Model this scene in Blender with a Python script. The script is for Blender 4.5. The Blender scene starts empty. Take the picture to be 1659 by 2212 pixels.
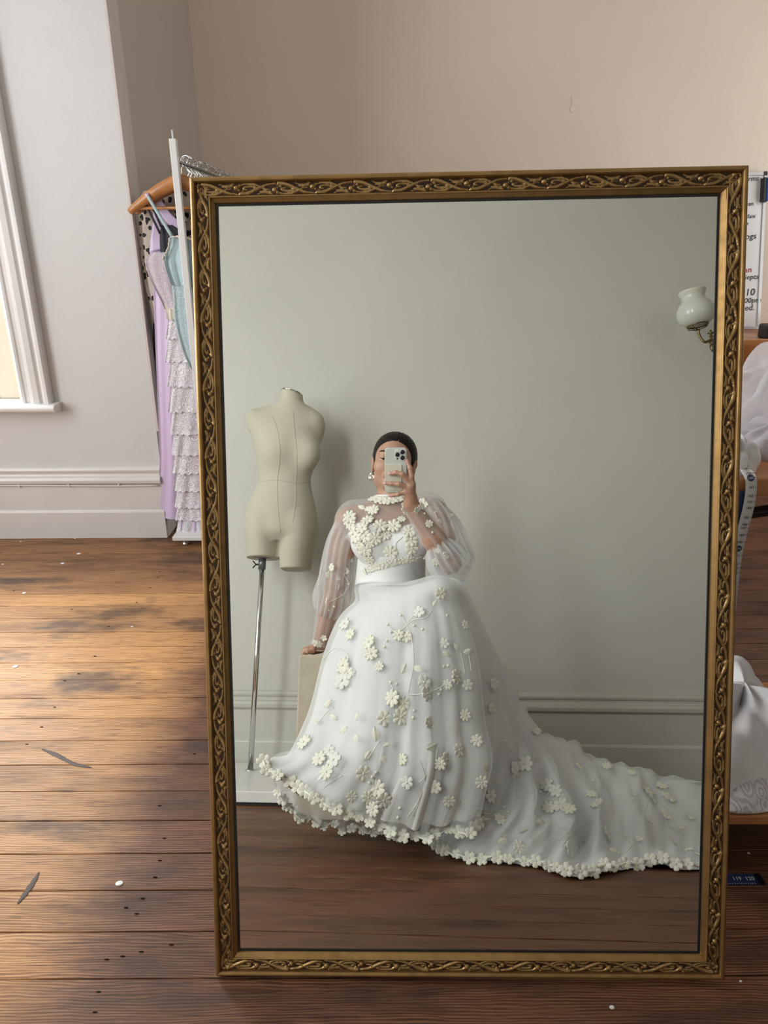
import bpy, bmesh, math, random
import numpy as np
from mathutils import Vector, Matrix
from mathutils.bvhtree import BVHTree
random.seed(7); np.random.seed(7)
S = bpy.context.scene
COL = S.collection
PI = math.pi

# ------------------------------------------------------------------ camera (the phone's own lens)
H = 1.212
PITCH, ROLL = math.radians(21.0), math.radians(-0.3)
FPX, CX, CY = 1534.0, 829.5, 1106.0
FW = np.array([0, math.cos(PITCH), -math.sin(PITCH)])
UP0 = np.array([0, math.sin(PITCH), math.cos(PITCH)])
RT0 = np.array([1.0, 0, 0])
RT = math.cos(ROLL) * RT0 + math.sin(ROLL) * UP0
UP = -math.sin(ROLL) * RT0 + math.cos(ROLL) * UP0
EYE = np.array([0, 0, H])
cam_d = bpy.data.cameras.new('camera')
cam = bpy.data.objects.new('camera', cam_d); COL.objects.link(cam)
cam_d.sensor_fit = 'VERTICAL'; cam_d.sensor_height = 36; cam_d.lens = FPX / 2212 * 36
cam_d.clip_start = 0.004; cam_d.clip_end = 60
m = Matrix.Identity(4)
for i in range(3):
    m[i][0], m[i][1], m[i][2], m[i][3] = RT[i], UP[i], -FW[i], EYE[i]
cam.matrix_world = m
S.camera = cam

# ------------------------------------------------------------------ light and exposure
S.view_settings.view_transform = 'Standard'
S.view_settings.look = 'None'
S.view_settings.gamma = 1
S.view_settings.use_curve_mapping = False
S.view_settings.exposure = 0.0
w = bpy.data.worlds.new('overcast_sky'); S.world = w; w.use_nodes = True
w.node_tree.nodes['Background'].inputs[0].default_value = (0.80, 0.90, 1.0, 1)
w.node_tree.nodes['Background'].inputs[1].default_value = 0.7
def area(name, loc, rot, sx, sy, power, col):
    l = bpy.data.lights.new(name, 'AREA'); l.shape = 'RECTANGLE'; l.size = sx; l.size_y = sy
    l.energy = power; l.color = col
    o = bpy.data.objects.new(name, l); COL.objects.link(o); o.location = loc; o.rotation_euler = rot
    return o
# daylight in the tall windows of the left wall, the front window and, weaker, a window far on the right
area('window_daylight', (-2.66, 0.95, 1.65), (0, math.radians(-90), 0), 2.1, 1.5, 72, (0.98, 0.985, 1.0))
area('window_daylight', (-1.95, 3.0, 1.65), (math.radians(90), 0, PI), 0.55, 1.9, 85, (0.98, 0.985, 1.0))
area('window_daylight', (2.98, 2.9, 1.7), (0, math.radians(90), 0), 2.0, 1.3, 24, (1.0, 0.95, 0.88))

# ------------------------------------------------------------------ where things stand
# mirror plane recovered from the frame's corners; points seen in the glass are traced back to the room
MN = 0.02441413 * RT + 0.08306684 * UP + 0.99624488 * FW        # into the mirror
MD = 1.165
def ray(px, py):
    v = FW + RT * ((px - CX) / FPX) - UP * ((py - CY) / FPX)
    return v / np.linalg.norm(v)
def D(px, py, Y):            # a point seen directly, at depth Y
    v = ray(px, py); return EYE + v * (Y / v[1])
def mray(px, py):
    v = ray(px, py); q = EYE + v * ((MD + .0162) / (v @ MN)); return q, v - 2 * (v @ MN) * MN
def Rf(px, py, Y):           # a point seen in the mirror, at depth Y of the room
    q, d = mray(px, py); return q + d * ((Y - q[1]) / d[1])
def Rz(px, py, z=0.0):
    q, d = mray(px, py); return q + d * ((z - q[2]) / d[2])

# ------------------------------------------------------------------ object helpers
ROOT = {}
def base_of(o):
    while o.parent: o = o.parent
    return ROOT.get(o.name, Vector((0, 0, 0)))
def link(o, parent=None):
    COL.objects.link(o)
    if parent is not None: o.parent = parent
    return o
def tag(o, label, cat, group=None, kind=None):
    o['label'] = label; o['category'] = cat
    if group: o['group'] = group
    if kind: o['kind'] = kind
    return o
def thing(name, label, cat, loc, group=None):
    o = bpy.data.objects.new(name, None); o.empty_display_size = 0.05
    COL.objects.link(o); o.location = Vector([float(c) for c in loc]); ROOT[o.name] = o.location.copy()
    tag(o, label, cat, group); return o
def structure(o):
    o['kind'] = 'structure'; return o

class MB:
    def __init__(s): s.v = []; s.f = []
    def add(s, vs, fs):
        n = len(s.v); s.v += [tuple(float(c) for c in p) for p in vs]; s.f += [tuple(i + n for i in f) for f in fs]; return s
    def box(s, c, d, M=None):
        x, y, z = d[0] / 2, d[1] / 2, d[2] / 2
        P = [Vector((a, b, e)) for a in (-x, x) for b in (-y, y) for e in (-z, z)]
        c = Vector([float(q) for q in c])
        P = [(M @ p if M is not None else p) + c for p in P]
        return s.add(P, [(0, 1, 3, 2), (4, 6, 7, 5), (0, 4, 5, 1), (2, 3, 7, 6), (0, 2, 6, 4), (1, 5, 7, 3)])
    def span(s, a, b):
        return s.box([(p + q) / 2 for p, q in zip(a, b)], [abs(q - p) for p, q in zip(a, b)])
    def tube(s, pts, r, n=8, closed=False, caps=True, flat=1.0, up=None):
        P = [np.array(p, float) for p in pts]; N = len(P)
        rs = list(r) if hasattr(r, '__len__') else [r] * N
        ref = None; vs = []
        for i in range(N):
            a = P[(i - 1) % N] if (closed or i > 0) else P[i]; b = P[(i + 1) % N] if (closed or i < N - 1) else P[i]
            t = b - a; t = t / (np.linalg.norm(t) + 1e-12)
            if ref is None:
                ref = np.array(up, float) if up is not None else (np.array([0, 0, 1.]) if abs(t[2]) < .9 else np.array([1., 0, 0]))
            ref = ref - (ref @ t) * t; ref /= np.linalg.norm(ref) + 1e-12
            q = np.cross(t, ref)
            for k in range(n):
                a_ = 2 * PI * k / n
                vs.append(P[i] + rs[i] * (math.cos(a_) * ref * flat + math.sin(a_) * q))
        fs = []
        for i in range(N if closed else N - 1):
            for k in range(n):
                a, b = i * n + k, i * n + (k + 1) % n
                c, d = ((i + 1) % N) * n + (k + 1) % n, ((i + 1) % N) * n + k
                fs.append((a, b, c, d))
        if caps and not closed:
            fs.append(tuple(range(n))[::-1]); fs.append(tuple(range((N - 1) * n, N * n)))
        return s.add(vs, fs)
    def lathe(s, prof, n=24, M=None):
        vs = []
        for r, z in prof:
            for k in range(n):
                p = Vector((r * math.cos(2 * PI * k / n), r * math.sin(2 * PI * k / n), z))
                vs.append(M @ p if M is not None else p)
        fs = [(i * n + k, i * n + (k + 1) % n, (i + 1) * n + (k + 1) % n, (i + 1) * n + k) for i in range(len(prof) - 1) for k in range(n)]
        fs.append(tuple(range(n))[::-1]); L = (len(prof) - 1) * n; fs.append(tuple(range(L, L + n)))
        return s.add(vs, fs)
    def grid(s, G, cu=False, cv=False):      # G[rows, cols, 3]
        G = np.asarray(G); R_, C_ = G.shape[:2]
        fs = []
        for i in range(R_ if cu else R_ - 1):
            for j in range(C_ if cv else C_ - 1):
                i2, j2 = (i + 1) % R_, (j + 1) % C_
                fs.append((i * C_ + j, i * C_ + j2, i2 * C_ + j2, i2 * C_ + j))
        return s.add(G.reshape(-1, 3), fs)
    def prism(s, poly, a, b, fn):            # polygon extruded between parameters a and b, fn(u, v, t) -> xyz
        n = len(poly)
        vs = [fn(u, v, a) for u, v in poly] + [fn(u, v, b) for u, v in poly]
        fs = [tuple(range(n))[::-1], tuple(range(n, 2 * n))] + [(i, (i + 1) % n, n + (i + 1) % n, n + i) for i in range(n)]
        return s.add(vs, fs)
    def ball(s, c, r, n=10, sc=(1, 1, 1)):
        pr = [(math.sin(PI * i / n) * 1.0, -math.cos(PI * i / n)) for i in range(n + 1)]
        pr[0] = (1e-4, -1); pr[-1] = (1e-4, 1)
        M = Matrix.Translation(Vector([float(q) for q in c])) @ Matrix.Diagonal((r * sc[0], r * sc[1], r * sc[2], 1))
        return s.lathe(pr, 2 * n, M)
    def mesh(s, name, off=(0, 0, 0), smooth=False):
        me = bpy.data.meshes.new(name)
        o = np.array([float(q) for q in off])
        me.from_pydata((np.array(s.v) - o).tolist(), [], s.f)
        bm = bmesh.new(); bm.from_mesh(me); bmesh.ops.recalc_face_normals(bm, faces=bm.faces); bm.to_mesh(me); bm.free()
        if smooth:
            me.polygons.foreach_set('use_smooth', [True] * len(me.polygons))
        return me
    def obj(s, name, mat, parent=None, smooth=False, bevel=0, seg=2, solid=0):
        off = base_of(parent) if parent is not None else (0, 0, 0)
        o = bpy.data.objects.new(name, s.mesh(name, off, smooth)); link(o, parent)
        o.data.materials.append(mat)
        if solid:
            md = o.modifiers.new('thickness', 'SOLIDIFY'); md.thickness = solid; md.offset = 0
        if bevel:
            md = o.modifiers.new('bevel', 'BEVEL'); md.width = bevel; md.segments = seg; md.limit_method = 'ANGLE'
        return o
def np_obj(name, V_, F_, mat, parent=None, smooth=True):
    off = np.array(base_of(parent)) if parent is not None else np.zeros(3)
    me = bpy.data.meshes.new(name); me.from_pydata((V_ - off).tolist(), [], [tuple(f) for f in F_.tolist()])
    if smooth: me.polygons.foreach_set('use_smooth', [True] * len(me.polygons))
    o = bpy.data.objects.new(name, me); link(o, parent); me.materials.append(mat); return o
def inst(name, me, M, parent=None, mat=None):
    o = bpy.data.objects.new(name, me); link(o, parent)
    off = base_of(parent) if parent is not None else Vector((0, 0, 0))
    o.matrix_local = Matrix.Translation(-off) @ M
    return o
def frame_mat(p, z, x=None, roll=0.0, s=1.0):
    z = Vector([float(c) for c in z]).normalized()
    x = Vector([float(c) for c in x]) if x is not None else (Vector((1, 0, 0)) if abs(z.x) < .9 else Vector((0, 0, 1)))
    x = (x - z * x.dot(z)).normalized(); y = z.cross(x)
    M = Matrix(((x.x, y.x, z.x, 0), (x.y, y.y, z.y, 0), (x.z, y.z, z.z, 0), (0, 0, 0, 1)))
    return Matrix.Translation(Vector([float(c) for c in p])) @ M @ Matrix.Rotation(roll, 4, 'Z') @ Matrix.Scale(s, 4)

def catmull(P, n, closed=False):             # P [k, ...] -> n samples along axis 0
    P = np.asarray(P, float); k = len(P)
    t = np.linspace(0, k if closed else k - 1, n, endpoint=not closed)
    i = np.floor(t).astype(int)
    if not closed: i = np.minimum(i, k - 2)
    u = (t - i).reshape((-1,) + (1,) * (P.ndim - 1))
    g = (lambda j: P[j % k]) if closed else (lambda j: P[np.clip(j, 0, k - 1)])
    a, b, c, d = g(i - 1), g(i), g(i + 1), g(i + 2)
    return .5 * (2 * b + (c - a) * u + (2 * a - 5 * b + 4 * c - d) * u ** 2 + (3 * b - a - 3 * c + d) * u ** 3)
def loft(ctrl, nr, nc, closed=False):
    A = catmull(np.asarray(ctrl, float), nr)
    return np.swapaxes(catmull(np.swapaxes(A, 0, 1), nc, closed), 0, 1)
def grid_normals(G, closed=False):
    du = np.gradient(G, axis=0)
    if closed:
        dv = (np.roll(G, -1, 1) - np.roll(G, 1, 1)) / 2
    else:
        dv = np.gradient(G, axis=1)
    n = np.cross(du, dv); return n / (np.linalg.norm(n, axis=2, keepdims=True) + 1e-12)

# ------------------------------------------------------------------ materials
class NT:
    def __init__(s, name):
        s.m = bpy.data.materials.new(name); s.m.use_nodes = True; s.t = s.m.node_tree
        s.b = s.t.nodes['Principled BSDF']; s.out = s.t.nodes['Material Output']
    def n(s, typ, _in=None, **kw):
        x = s.t.nodes.new('ShaderNode' + typ)
        for k, v in kw.items(): setattr(x, k, v)
        for k, v in (_in or {}).items(): s.set(x, k, v)
        return x
    def set(s, x, k, v):
        if isinstance(v, bpy.types.NodeSocket): s.t.links.new(v, x.inputs[k])
        elif isinstance(v, bpy.types.Node): s.t.links.new(v.outputs[0], x.inputs[k])
        else:
            if isinstance(v, tuple) and len(v) == 3 and x.inputs[k].type == 'RGBA': v = v + (1,)
            x.inputs[k].default_value = v
    def p(s, **kw):
        for k, v in kw.items(): s.set(s.b, k.replace('_', ' '), v)
        return s
    def noise(s, vec, scale, detail=4, rough=.55, dist=0):
        d = {'Scale': scale, 'Detail': detail, 'Roughness': rough, 'Distortion': dist}
        if vec is not None: d['Vector'] = vec
        return s.n('TexNoise', d)
    def ramp(s, fac, stops, interp='LINEAR'):
        r = s.n('ValToRGB', {'Fac': fac}); e = r.color_ramp; e.interpolation = interp
        while len(e.elements) > 2: e.elements.remove(e.elements[-1])
        for i, (p_, c) in enumerate(stops):
            q = e.elements[i] if i < 2 else e.elements.new(p_)
            q.position = p_; q.color = tuple(c) + (1,) if len(c) == 3 else c
        return r
    def mapping(s, vec, scale=(1, 1, 1), loc=(0, 0, 0), rot=(0, 0, 0)):
        return s.n('Mapping', {'Vector': vec, 'Scale': scale, 'Location': loc, 'Rotation': rot})
    def mix(s, fac, a, b, mode='MIX'):
        x = s.n('MixRGB', {'Fac': fac, 'Color1': a, 'Color2': b}); x.blend_type = mode; return x
    def math(s, op, a, b=0.0, c=None, clamp=False):
        x = s.n('Math', operation=op); x.use_clamp = clamp; s.set(x, 0, a); s.set(x, 1, b)
        if c is not None: s.set(x, 2, c)
        return x
    def bump(s, h, strength=.3, dist=.01):
        b = s.n('Bump', {'Height': h, 'Strength': strength, 'Distance': dist}); s.set(s.b, 'Normal', b); return b
    def pos(s): return s.n('NewGeometry').outputs['Position']
    def objc(s): return s.n('TexCoord').outputs['Object']
def plain(name, col, rough=.5, metal=0, bump=0, bscale=60, var=0, vscale=6, **kw):
    t = NT(name); t.p(Roughness=rough, Metallic=metal)
    c = col
    if var:
        nz = t.noise(t.objc(), vscale)
        c = t.mix(t.ramp(nz, [(.3, (0, 0, 0)), (.7, (1, 1, 1))]), tuple(q * (1 - var) for q in col), tuple(min(1, q * (1 + var)) for q in col))
    t.set(t.b, 'Base Color', c)
    if bump: t.bump(t.noise(t.objc(), bscale, 6), bump, .004)
    t.p(**kw); return t.m
def sheer(name, col, alpha, trans=.35, rough=.7, weave=0):
    """thin see-through cloth: part of the light passes straight through, the rest is diffused and let through"""
    t = NT(name); t.t.nodes.remove(t.b)
    d = t.n('BsdfDiffuse', {'Color': col, 'Roughness': rough}); tr = t.n('BsdfTranslucent', {'Color': col})
    mx = t.n('MixShader', {0: trans, 1: d, 2: tr}); tp = t.n('BsdfTransparent')
    a = alpha
    if weave:
        nz = t.noise(t.mapping(t.objc(), (1, 1, 1)), weave, 3)
        a = t.math('MULTIPLY_ADD', t.ramp(nz, [(.35, (0, 0, 0)), (.65, (1, 1, 1))]), .35, alpha - .15)
    f = t.n('MixShader', {0: a, 1: tp, 2: mx}); t.t.links.new(f.outputs[0], t.out.inputs[0]); return t.m
def wall_paint(name, col, spot=.03):
    t = NT(name)
    nz = t.noise(t.pos(), 1.3, 5); n2 = t.noise(t.pos(), 9, 5)
    c = t.mix(t.ramp(nz, [(.35, (0, 0, 0)), (.65, (1, 1, 1))]), tuple(q * (1 - spot) for q in col), tuple(q * (1 + spot) for q in col))
    c2 = t.mix(t.ramp(n2, [(.66, (0, 0, 0)), (.8, (.10, .10, .10))]), c, tuple(q * .8 for q in col))
    t.set(t.b, 'Base Color', c2); t.p(Roughness=.55)
    t.bump(t.math('ADD', t.noise(t.pos(), 160, 3), t.math('MULTIPLY', t.noise(t.pos(), 7, 3), 2.5)), .10, .004)
    return t.m
MAT = {}
MAT['wall_white'] = wall_paint('white_wall_paint', (.64, .63, .628))
MAT['wall_pink'] = wall_paint('warm_lit_wall_paint', (.79, .685, .58))  # the warm light on the back wall is put into its colour
MAT['wall_side'] = wall_paint('shaded_side_paint', (.50, .44, .39))  # same paint as the other walls, with the return's shade mixed into the colour
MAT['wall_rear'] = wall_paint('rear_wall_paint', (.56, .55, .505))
MAT['wall_far'] = wall_paint('darkened_far_wall_paint', (.36, .33, .29))  # unseen right wall, darkened so that it bounces less light
MAT['strip'] = wall_paint('corner_strip_paint', (.62, .56, .54))
MAT['ceiling'] = wall_paint('ceiling_paint', (.66, .64, .61))
MAT['gloss_white'] = plain('white_gloss_paint', (.72, .70, .685), .32, bump=.06, bscale=30, var=.03)
MAT['skirting'] = plain('skirting_gloss_paint', (.68, .655, .635), .3, bump=.08, bscale=25, var=.03)
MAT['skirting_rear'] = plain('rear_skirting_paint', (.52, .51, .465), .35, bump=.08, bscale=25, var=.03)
MAT['cream_sash'] = plain('cream_sash_paint', (.76, .68, .55), .35, var=.03)
def wood_floor():
    t = NT('worn_pine_floorboard')
    rnd = t.n('ObjectInfo').outputs['Random']
    off = t.n('CombineXYZ', {0: t.math('MULTIPLY', rnd, 37.0), 1: t.math('MULTIPLY', rnd, 11.0), 2: 0.0})
    v = t.n('VectorMath', operation='ADD'); t.set(v, 0, t.objc()); t.set(v, 1, off)
    warp = t.noise(t.mapping(v, (1.1, 5, 1)), 1.6, 3)
    wv = t.n('VectorMath', operation='MULTIPLY_ADD'); t.set(wv, 0, warp.outputs['Color']); t.set(wv, 1, (.0, .045, 0)); t.set(wv, 2, v)
    rings = t.n('TexWave', {'Vector': t.mapping(wv, (.25, 1, 1)), 'Scale': 58.0, 'Distortion': 3.0, 'Detail': 3.0, 'Detail Scale': 1.2}); rings.bands_direction = 'Y'
    fine = t.noise(t.mapping(v, (3, 170, 1)), 2.2, 5)
    pores = t.noise(t.mapping(v, (14, 230, 1)), 1.0, 2)
    blot = t.noise(t.mapping(v, (1.6, 7, 1)), 1.3, 5, .6)
    world = t.pos()
    stain = t.noise(t.mapping(world, (.8, 2.2, 1)), 2.1, 5, .62)
    sep = t.n('SeparateXYZ', {0: world})
    # the boards towards the windows are worn down to paler wood along a ragged edge
    edge = t.math('ADD', sep.outputs[0], t.math('MULTIPLY', t.noise(t.mapping(world, (1.5, 6, 1)), 4.0, 4), .16))
    wx = t.ramp(t.math('MULTIPLY_ADD', edge, -6.0, -2.6), [(.0, (0, 0, 0)), (1, (1, 1, 1))])
    wy = t.ramp(t.math('ADD', t.math('MULTIPLY', sep.outputs[1], .25), t.math('MULTIPLY', t.noise(t.mapping(world, (.6, 3, 1)), 3.0, 3), .12)), [(.10, (.25, .25, .25)), (.30, (.75, .75, .75)), (.42, (1, 1, 1)), (.62, (1, 1, 1)), (.69, (.3, .3, .3))])
    worn = t.math('MULTIPLY', wx, wy)
    g = t.math('MULTIPLY_ADD', rings.outputs['Fac'], .24, t.math('MULTIPLY', fine, .76))
    pale = t.ramp(g, [(.26, (.200, .076, .024)), (.44, (.47, .215, .075)), (.62, (.72, .41, .165))])
    dark = t.ramp(g, [(.26, (.030, .012, .008)), (.46, (.125, .050, .025)), (.66, (.25, .115, .055))])
    c = t.mix(worn, dark, pale)
    c = t.mix(t.ramp(rnd, [(0, (.0, .0, .0)), (1, (.34, .34, .34))]), c, (.10, .043, .024))
    c = t.mix(t.ramp(blot, [(.50, (0, 0, 0)), (.70, (.70, .70, .70))]), c, (.040, .022, .018))
    c = t.mix(t.ramp(stain, [(.54, (0, 0, 0)), (.64, (.72, .72, .72))]), c, (.030, .020, .018))
    c = t.mix(t.ramp(pores, [(.58, (0, 0, 0)), (.70, (.65, .65, .65))]), c, (.022, .012, .009))
    t.set(t.b, 'Base Color', c)
    t.set(t.b, 'Roughness', t.math('MULTIPLY_ADD', blot, .3, .34))
    t.p(**{'Specular_IOR_Level': .30})
    t.bump(t.math('MULTIPLY_ADD', fine, .6, t.math('MULTIPLY', rings.outputs['Fac'], .3)), .14, .002)
    return t.m
MAT['floor'] = wood_floor()
MAT['under'] = plain('dark_subfloor', (.02, .013, .01), .9)
def gold(name, col, rough, var=.25, scale=40):
    t = NT(name); nz = t.noise(t.objc(), scale, 5); n2 = t.noise(t.objc(), 9, 4)
    c = t.mix(t.ramp(nz, [(.42, (0, 0, 0)), (.68, (1, 1, 1))]), col, tuple(q * (1 - var) for q in col))
    c = t.mix(t.ramp(n2, [(.55, (0, 0, 0)), (.8, (.4, .4, .4))]), c, (col[0] * .5, col[1] * .45, col[2] * .4))
    t.set(t.b, 'Base Color', c); t.p(Metallic=.85); t.set(t.b, 'Roughness', t.math('MULTIPLY_ADD', nz, .25, rough - .12))
    t.bump(nz, .12, .001); return t.m
MAT['gold'] = gold('antique_gilt', (.40, .245, .095), .40)
MAT['gold_relief'] = gold('gilt_relief', (.42, .275, .115), .36, .35, 120)
MAT['gilt_ground'] = plain('dark_bole_ground', (.055, .028, .014), .5, .35, var=.3)
MAT['nail_hole'] = plain('nail_hole', (.024, .015, .012), .95, Specular_IOR_Level=.05)
MAT['scuff'] = plain('old_scuff', (.075, .044, .034), .6)
MAT['aluminium'] = plain('satin_aluminium', (.50, .50, .50), .45, .7)
MAT['black'] = plain('matt_black', (.012, .013, .014), .45)
t = NT('silvered_glass'); t.p(Base_Color=(.80, .825, .775), Metallic=1.0, Roughness=.004); MAT['mirror'] = t.m
MAT['chrome'] = plain('polished_steel', (.72, .72, .72), .12, 1)
MAT['silver'] = plain('brushed_silver', (.80, .79, .76), .22, 1, bump=.1, bscale=30)
MAT['grey_metal'] = plain('grey_painted_metal', (.20, .205, .21), .35, .6)
MAT['black_metal'] = plain('black_metal', (.015, .015, .016), .35, .5)
MAT['white_metal'] = plain('white_powder_coat', (.76, .76, .75), .35)
t = NT('skin'); nz = t.noise(t.objc(), 45, 4)
att = t.n('Attribute'); att.attribute_name = 'tint'
c = t.mix(t.ramp(nz, [(.3, (0, 0, 0)), (.7, (1, 1, 1))]), (.43, .240, .172), (.49, .285, .205))
c = t.mix(att.outputs['Fac'], c, (.42, .15, .13))
t.set(t.b, 'Base Color', c); t.p(Roughness=.38, Subsurface_Weight=.12, Subsurface_Scale=.01, Subsurface_Radius=(1, .35, .2)); t.bump(t.noise(t.objc(), 400, 3), .05, .001); MAT['skin'] = t.m
t = NT('dark_hair'); st = t.noise(t.mapping(t.objc(), (260, 12, 60)), 1, 4)
t.set(t.b, 'Base Color', t.mix(st, (.006, .004, .0035), (.018, .012, .009))); t.p(Roughness=.42, Specular_IOR_Level=.22); t.bump(st, .5, .002); MAT['hair'] = t.m
MAT['nail'] = plain('pale_pink_nail', (.66, .40, .35), .2)
MAT['lip'] = plain('lip', (.46, .17, .14), .35)
MAT['brow'] = plain('brow_hair', (.03, .017, .012), .6)
MAT['eye'] = plain('eye_dark', (.03, .02, .018), .15)
MAT['eyewhite'] = plain('eye_white', (.55, .52, .5), .2)
MAT['linen'] = plain('white_satin_lining', (.80, .80, .81), .55, bump=.04, bscale=500, Sheen_Weight=.2)
MAT['organza'] = sheer('white_organza', (.86, .865, .88), .46, .35)
MAT['organza_thick'] = sheer('white_organza_gathered', (.86, .86, .88), .30, .4)
MAT['tulle'] = sheer('white_tulle', (.86, .84, .86), .42, .4, weave=90)
t = NT('ivory_applique'); nz = t.noise(t.objc(), 900, 2); wv = t.noise(t.objc(), 260, 3)
t.set(t.b, 'Base Color', t.mix(nz, (.82, .80, .69), (.90, .885, .80))); t.p(Roughness=.75); t.bump(t.math('ADD', nz, wv), .5, .0012); MAT['applique'] = t.m
MAT['embroidery'] = plain('white_embroidery', (.82, .81, .77), .7, bump=.4, bscale=900)
MAT['calico'] = plain('calico_cover', (.52, .485, .395), .8, bump=.12, bscale=700, var=.02)
t = NT('stained_pedestal'); nz = t.noise(t.objc(), 5, 6); n2 = t.noise(t.objc(), 40, 4)
c = t.mix(t.ramp(nz, [(.4, (0, 0, 0)), (.75, (.8, .8, .8))]), (.50, .44, .34), (.34, .285, .21)); c = t.mix(t.ramp(n2, [(.62, (0, 0, 0)), (.75, (.6, .6, .6))]), c, (.26, .21, .16))
t.set(t.b, 'Base Color', c); t.p(Roughness=.6); MAT['pedestal'] = t.m
MAT['phone'] = plain('frosted_silver_glass', (.66, .69, .68), .28, .25)
MAT['phone_case'] = plain('clear_case', (.50, .49, .44), .2)
MAT['lens'] = plain('lens_glass', (.008, .008, .012), .08)
MAT['wallet'] = plain('cream_leather', (.66, .63, .53), .45, bump=.08, bscale=300)
MAT['shoe'] = plain('ivory_satin_shoe', (.78, .74, .62), .35)
MAT['sole'] = plain('shoe_sole', (.16, .11, .08), .6)
# ------------------------------------------------------------------ the room
XL, XR, YF, YB, YR, ZC = -2.6, 2.9, 2.88, 4.13, -1.262, 3.35
XC = -0.945                                   # corner where the alcove starts
WX0, WX1, WZ0, WZ1 = -2.32, -1.47, 0.60, 2.75 # front window opening
# floor: boards run left to right
fl = structure(MB().span((XL - .1, YR - .1, -.06), (XR + .1, YB + .1, -.030)).obj('floor', MAT['under']))
PW = .0913
pm = MB().box((0, 0, -.0148), (XR - XL, PW - .0015, .0296)).mesh('floorboard'); pm.materials.append(MAT['floor'])
y = YF + .002 - PW / 2
ys = []
while y - PW / 2 > YR - .05: ys.append(y); y -= PW
y = YF + .002 + PW / 2
while y + PW / 2 < YB + .1: ys.append(y); y += PW
for yy in sorted(ys):
    o = inst('floorboard', pm, Matrix.Translation(((XL + XR) / 2, yy, random.uniform(-.0009, 0))), fl)
    md = o.modifiers.new('bevel', 'BEVEL'); md.width = .0012; md.segments = 1
# slots of old nails and flecks of paint let into and lying on the boards
nm = MB().lathe([(.0001, 0), (.0030, 0), (.0034, -.0002), (.0034, -.004)], 8).mesh('nail'); nm.materials.append(MAT['nail_hole'])
for px, py in [(272, 1960), (370, 2040), (305, 2055), (230, 2072), (213, 2142), (205, 2186), (345, 1740), (355, 1810), (345, 1858), (335, 1894), (308, 1940), (295, 1973), (140, 1470), (170, 1455), (90, 1570), (345, 1235), (340, 1247), (30, 1276), (295, 1301), (155, 1316), (118, 1527), (58, 1607), (420, 1628), (325, 1269), (235, 1353), (205, 1417), (265, 2065)]:
    v = ray(px, py); p_ = EYE + v * ((.0006 - H) / v[2])
    inst('nail', nm, Matrix.Translation(p_.tolist()) @ Matrix.Diagonal((1.3, .42, 1, 1)), fl)
fm = MB().lathe([(.0001, .0016), (.004, .0014), (.005, .0)], 9).mesh('paint_fleck'); fm.materials.append(MAT['gloss_white'])
for px, py, s in [(258, 1908, 1.3), (170, 1196, 1.4), (135, 1217, 1.2), (52, 1281, 1.2), (33, 1440, 1.4), (45, 1170, .7), (162, 1163, .8), (6, 1219, .8), (285, 1354, .7), (1322, 2176, .7), (1600, 2120, .4), (1617, 1843, .5), (765, 2170, .0)]:
    if s:
        v = ray(px, py); p_ = EYE + v * (-H / v[2]); inst('paint_fleck', fm, Matrix.Translation(p_.tolist()) @ Matrix.Diagonal((1.3 * s, s, 1, 1)), fl)

# old dark scuffs trodden into the boards
for pts_ in ([(90, 1618), (120, 1630), (160, 1650), (198, 1658)], [(38, 1952), (55, 1930), (72, 1905), (84, 1884)]):
    P = []
    for px, py in pts_:
        v = ray(px, py); P.append(EYE + v * (-H / v[2]))
    C_ = catmull(P, 14); rr = .006 * np.sin(np.linspace(.3, 2.9, 14)) * np.random.uniform(.75, 1.2, 14); G = []
    for i in range(14):
        t_ = C_[min(i + 1, 13)] - C_[max(i - 1, 0)]; t_ /= np.linalg.norm(t_); sd = np.array([-t_[1], t_[0], 0])
        G.append([C_[i] + sd * rr[i] * q + np.array([0, 0, h_]) for q, h_ in ((-1, .0001), (-.6, .0005), (.6, .0005), (1, .0001))])
    MB().grid(G).obj('scuff_mark', MAT['scuff'], fl, True)
# walls
def wall(name, spans, mat):
    b = MB()
    for a, c in spans: b.span(a, c)
    return structure(b.obj(name, mat))
T = .16
wall('wall_front', [((XL, YF, 0), (WX0, YF + T, ZC)), ((WX1, YF, 0), (XC, YF + T, ZC)), ((WX0, YF, 0), (WX1, YF + T, WZ0)), ((WX0, YF, WZ1), (WX1, YF + T, ZC))], MAT['wall_white'])
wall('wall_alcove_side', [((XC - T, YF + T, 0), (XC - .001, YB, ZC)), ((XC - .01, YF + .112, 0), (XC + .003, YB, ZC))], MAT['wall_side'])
wall('wall_back', [((XC - T, YB, 0), (XR, YB + T, ZC))], MAT['wall_pink'])
wall('wall_rear', [((XL, YR - T, 0), (XR, YR, ZC))], MAT['wall_rear'])
lw = [(.18, 1.72)]
sp = [((XL - T, YR, 0), (XL, lw[0][0], ZC)), ((XL - T, lw[0][1], 0), (XL, YF + T, ZC))]
for a, c in lw: sp += [((XL - T, a, 0), (XL, c, .55)), ((XL - T, a, 2.75), (XL, c, ZC))]
wall('wall_left', sp, MAT['wall_white'])
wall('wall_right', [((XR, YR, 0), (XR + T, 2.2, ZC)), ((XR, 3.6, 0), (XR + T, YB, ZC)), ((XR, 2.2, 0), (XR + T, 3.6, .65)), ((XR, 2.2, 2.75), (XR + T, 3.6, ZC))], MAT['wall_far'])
wall('ceiling', [((XL - T, YR - T, ZC), (XR + T, YB + T, ZC + .1))], MAT['ceiling'])
structure(MB().span((XC - .002, YF, .47), (XC + .010, YF + .118, ZC)).obj('trim_1', MAT['strip'], bevel=.002))

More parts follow.
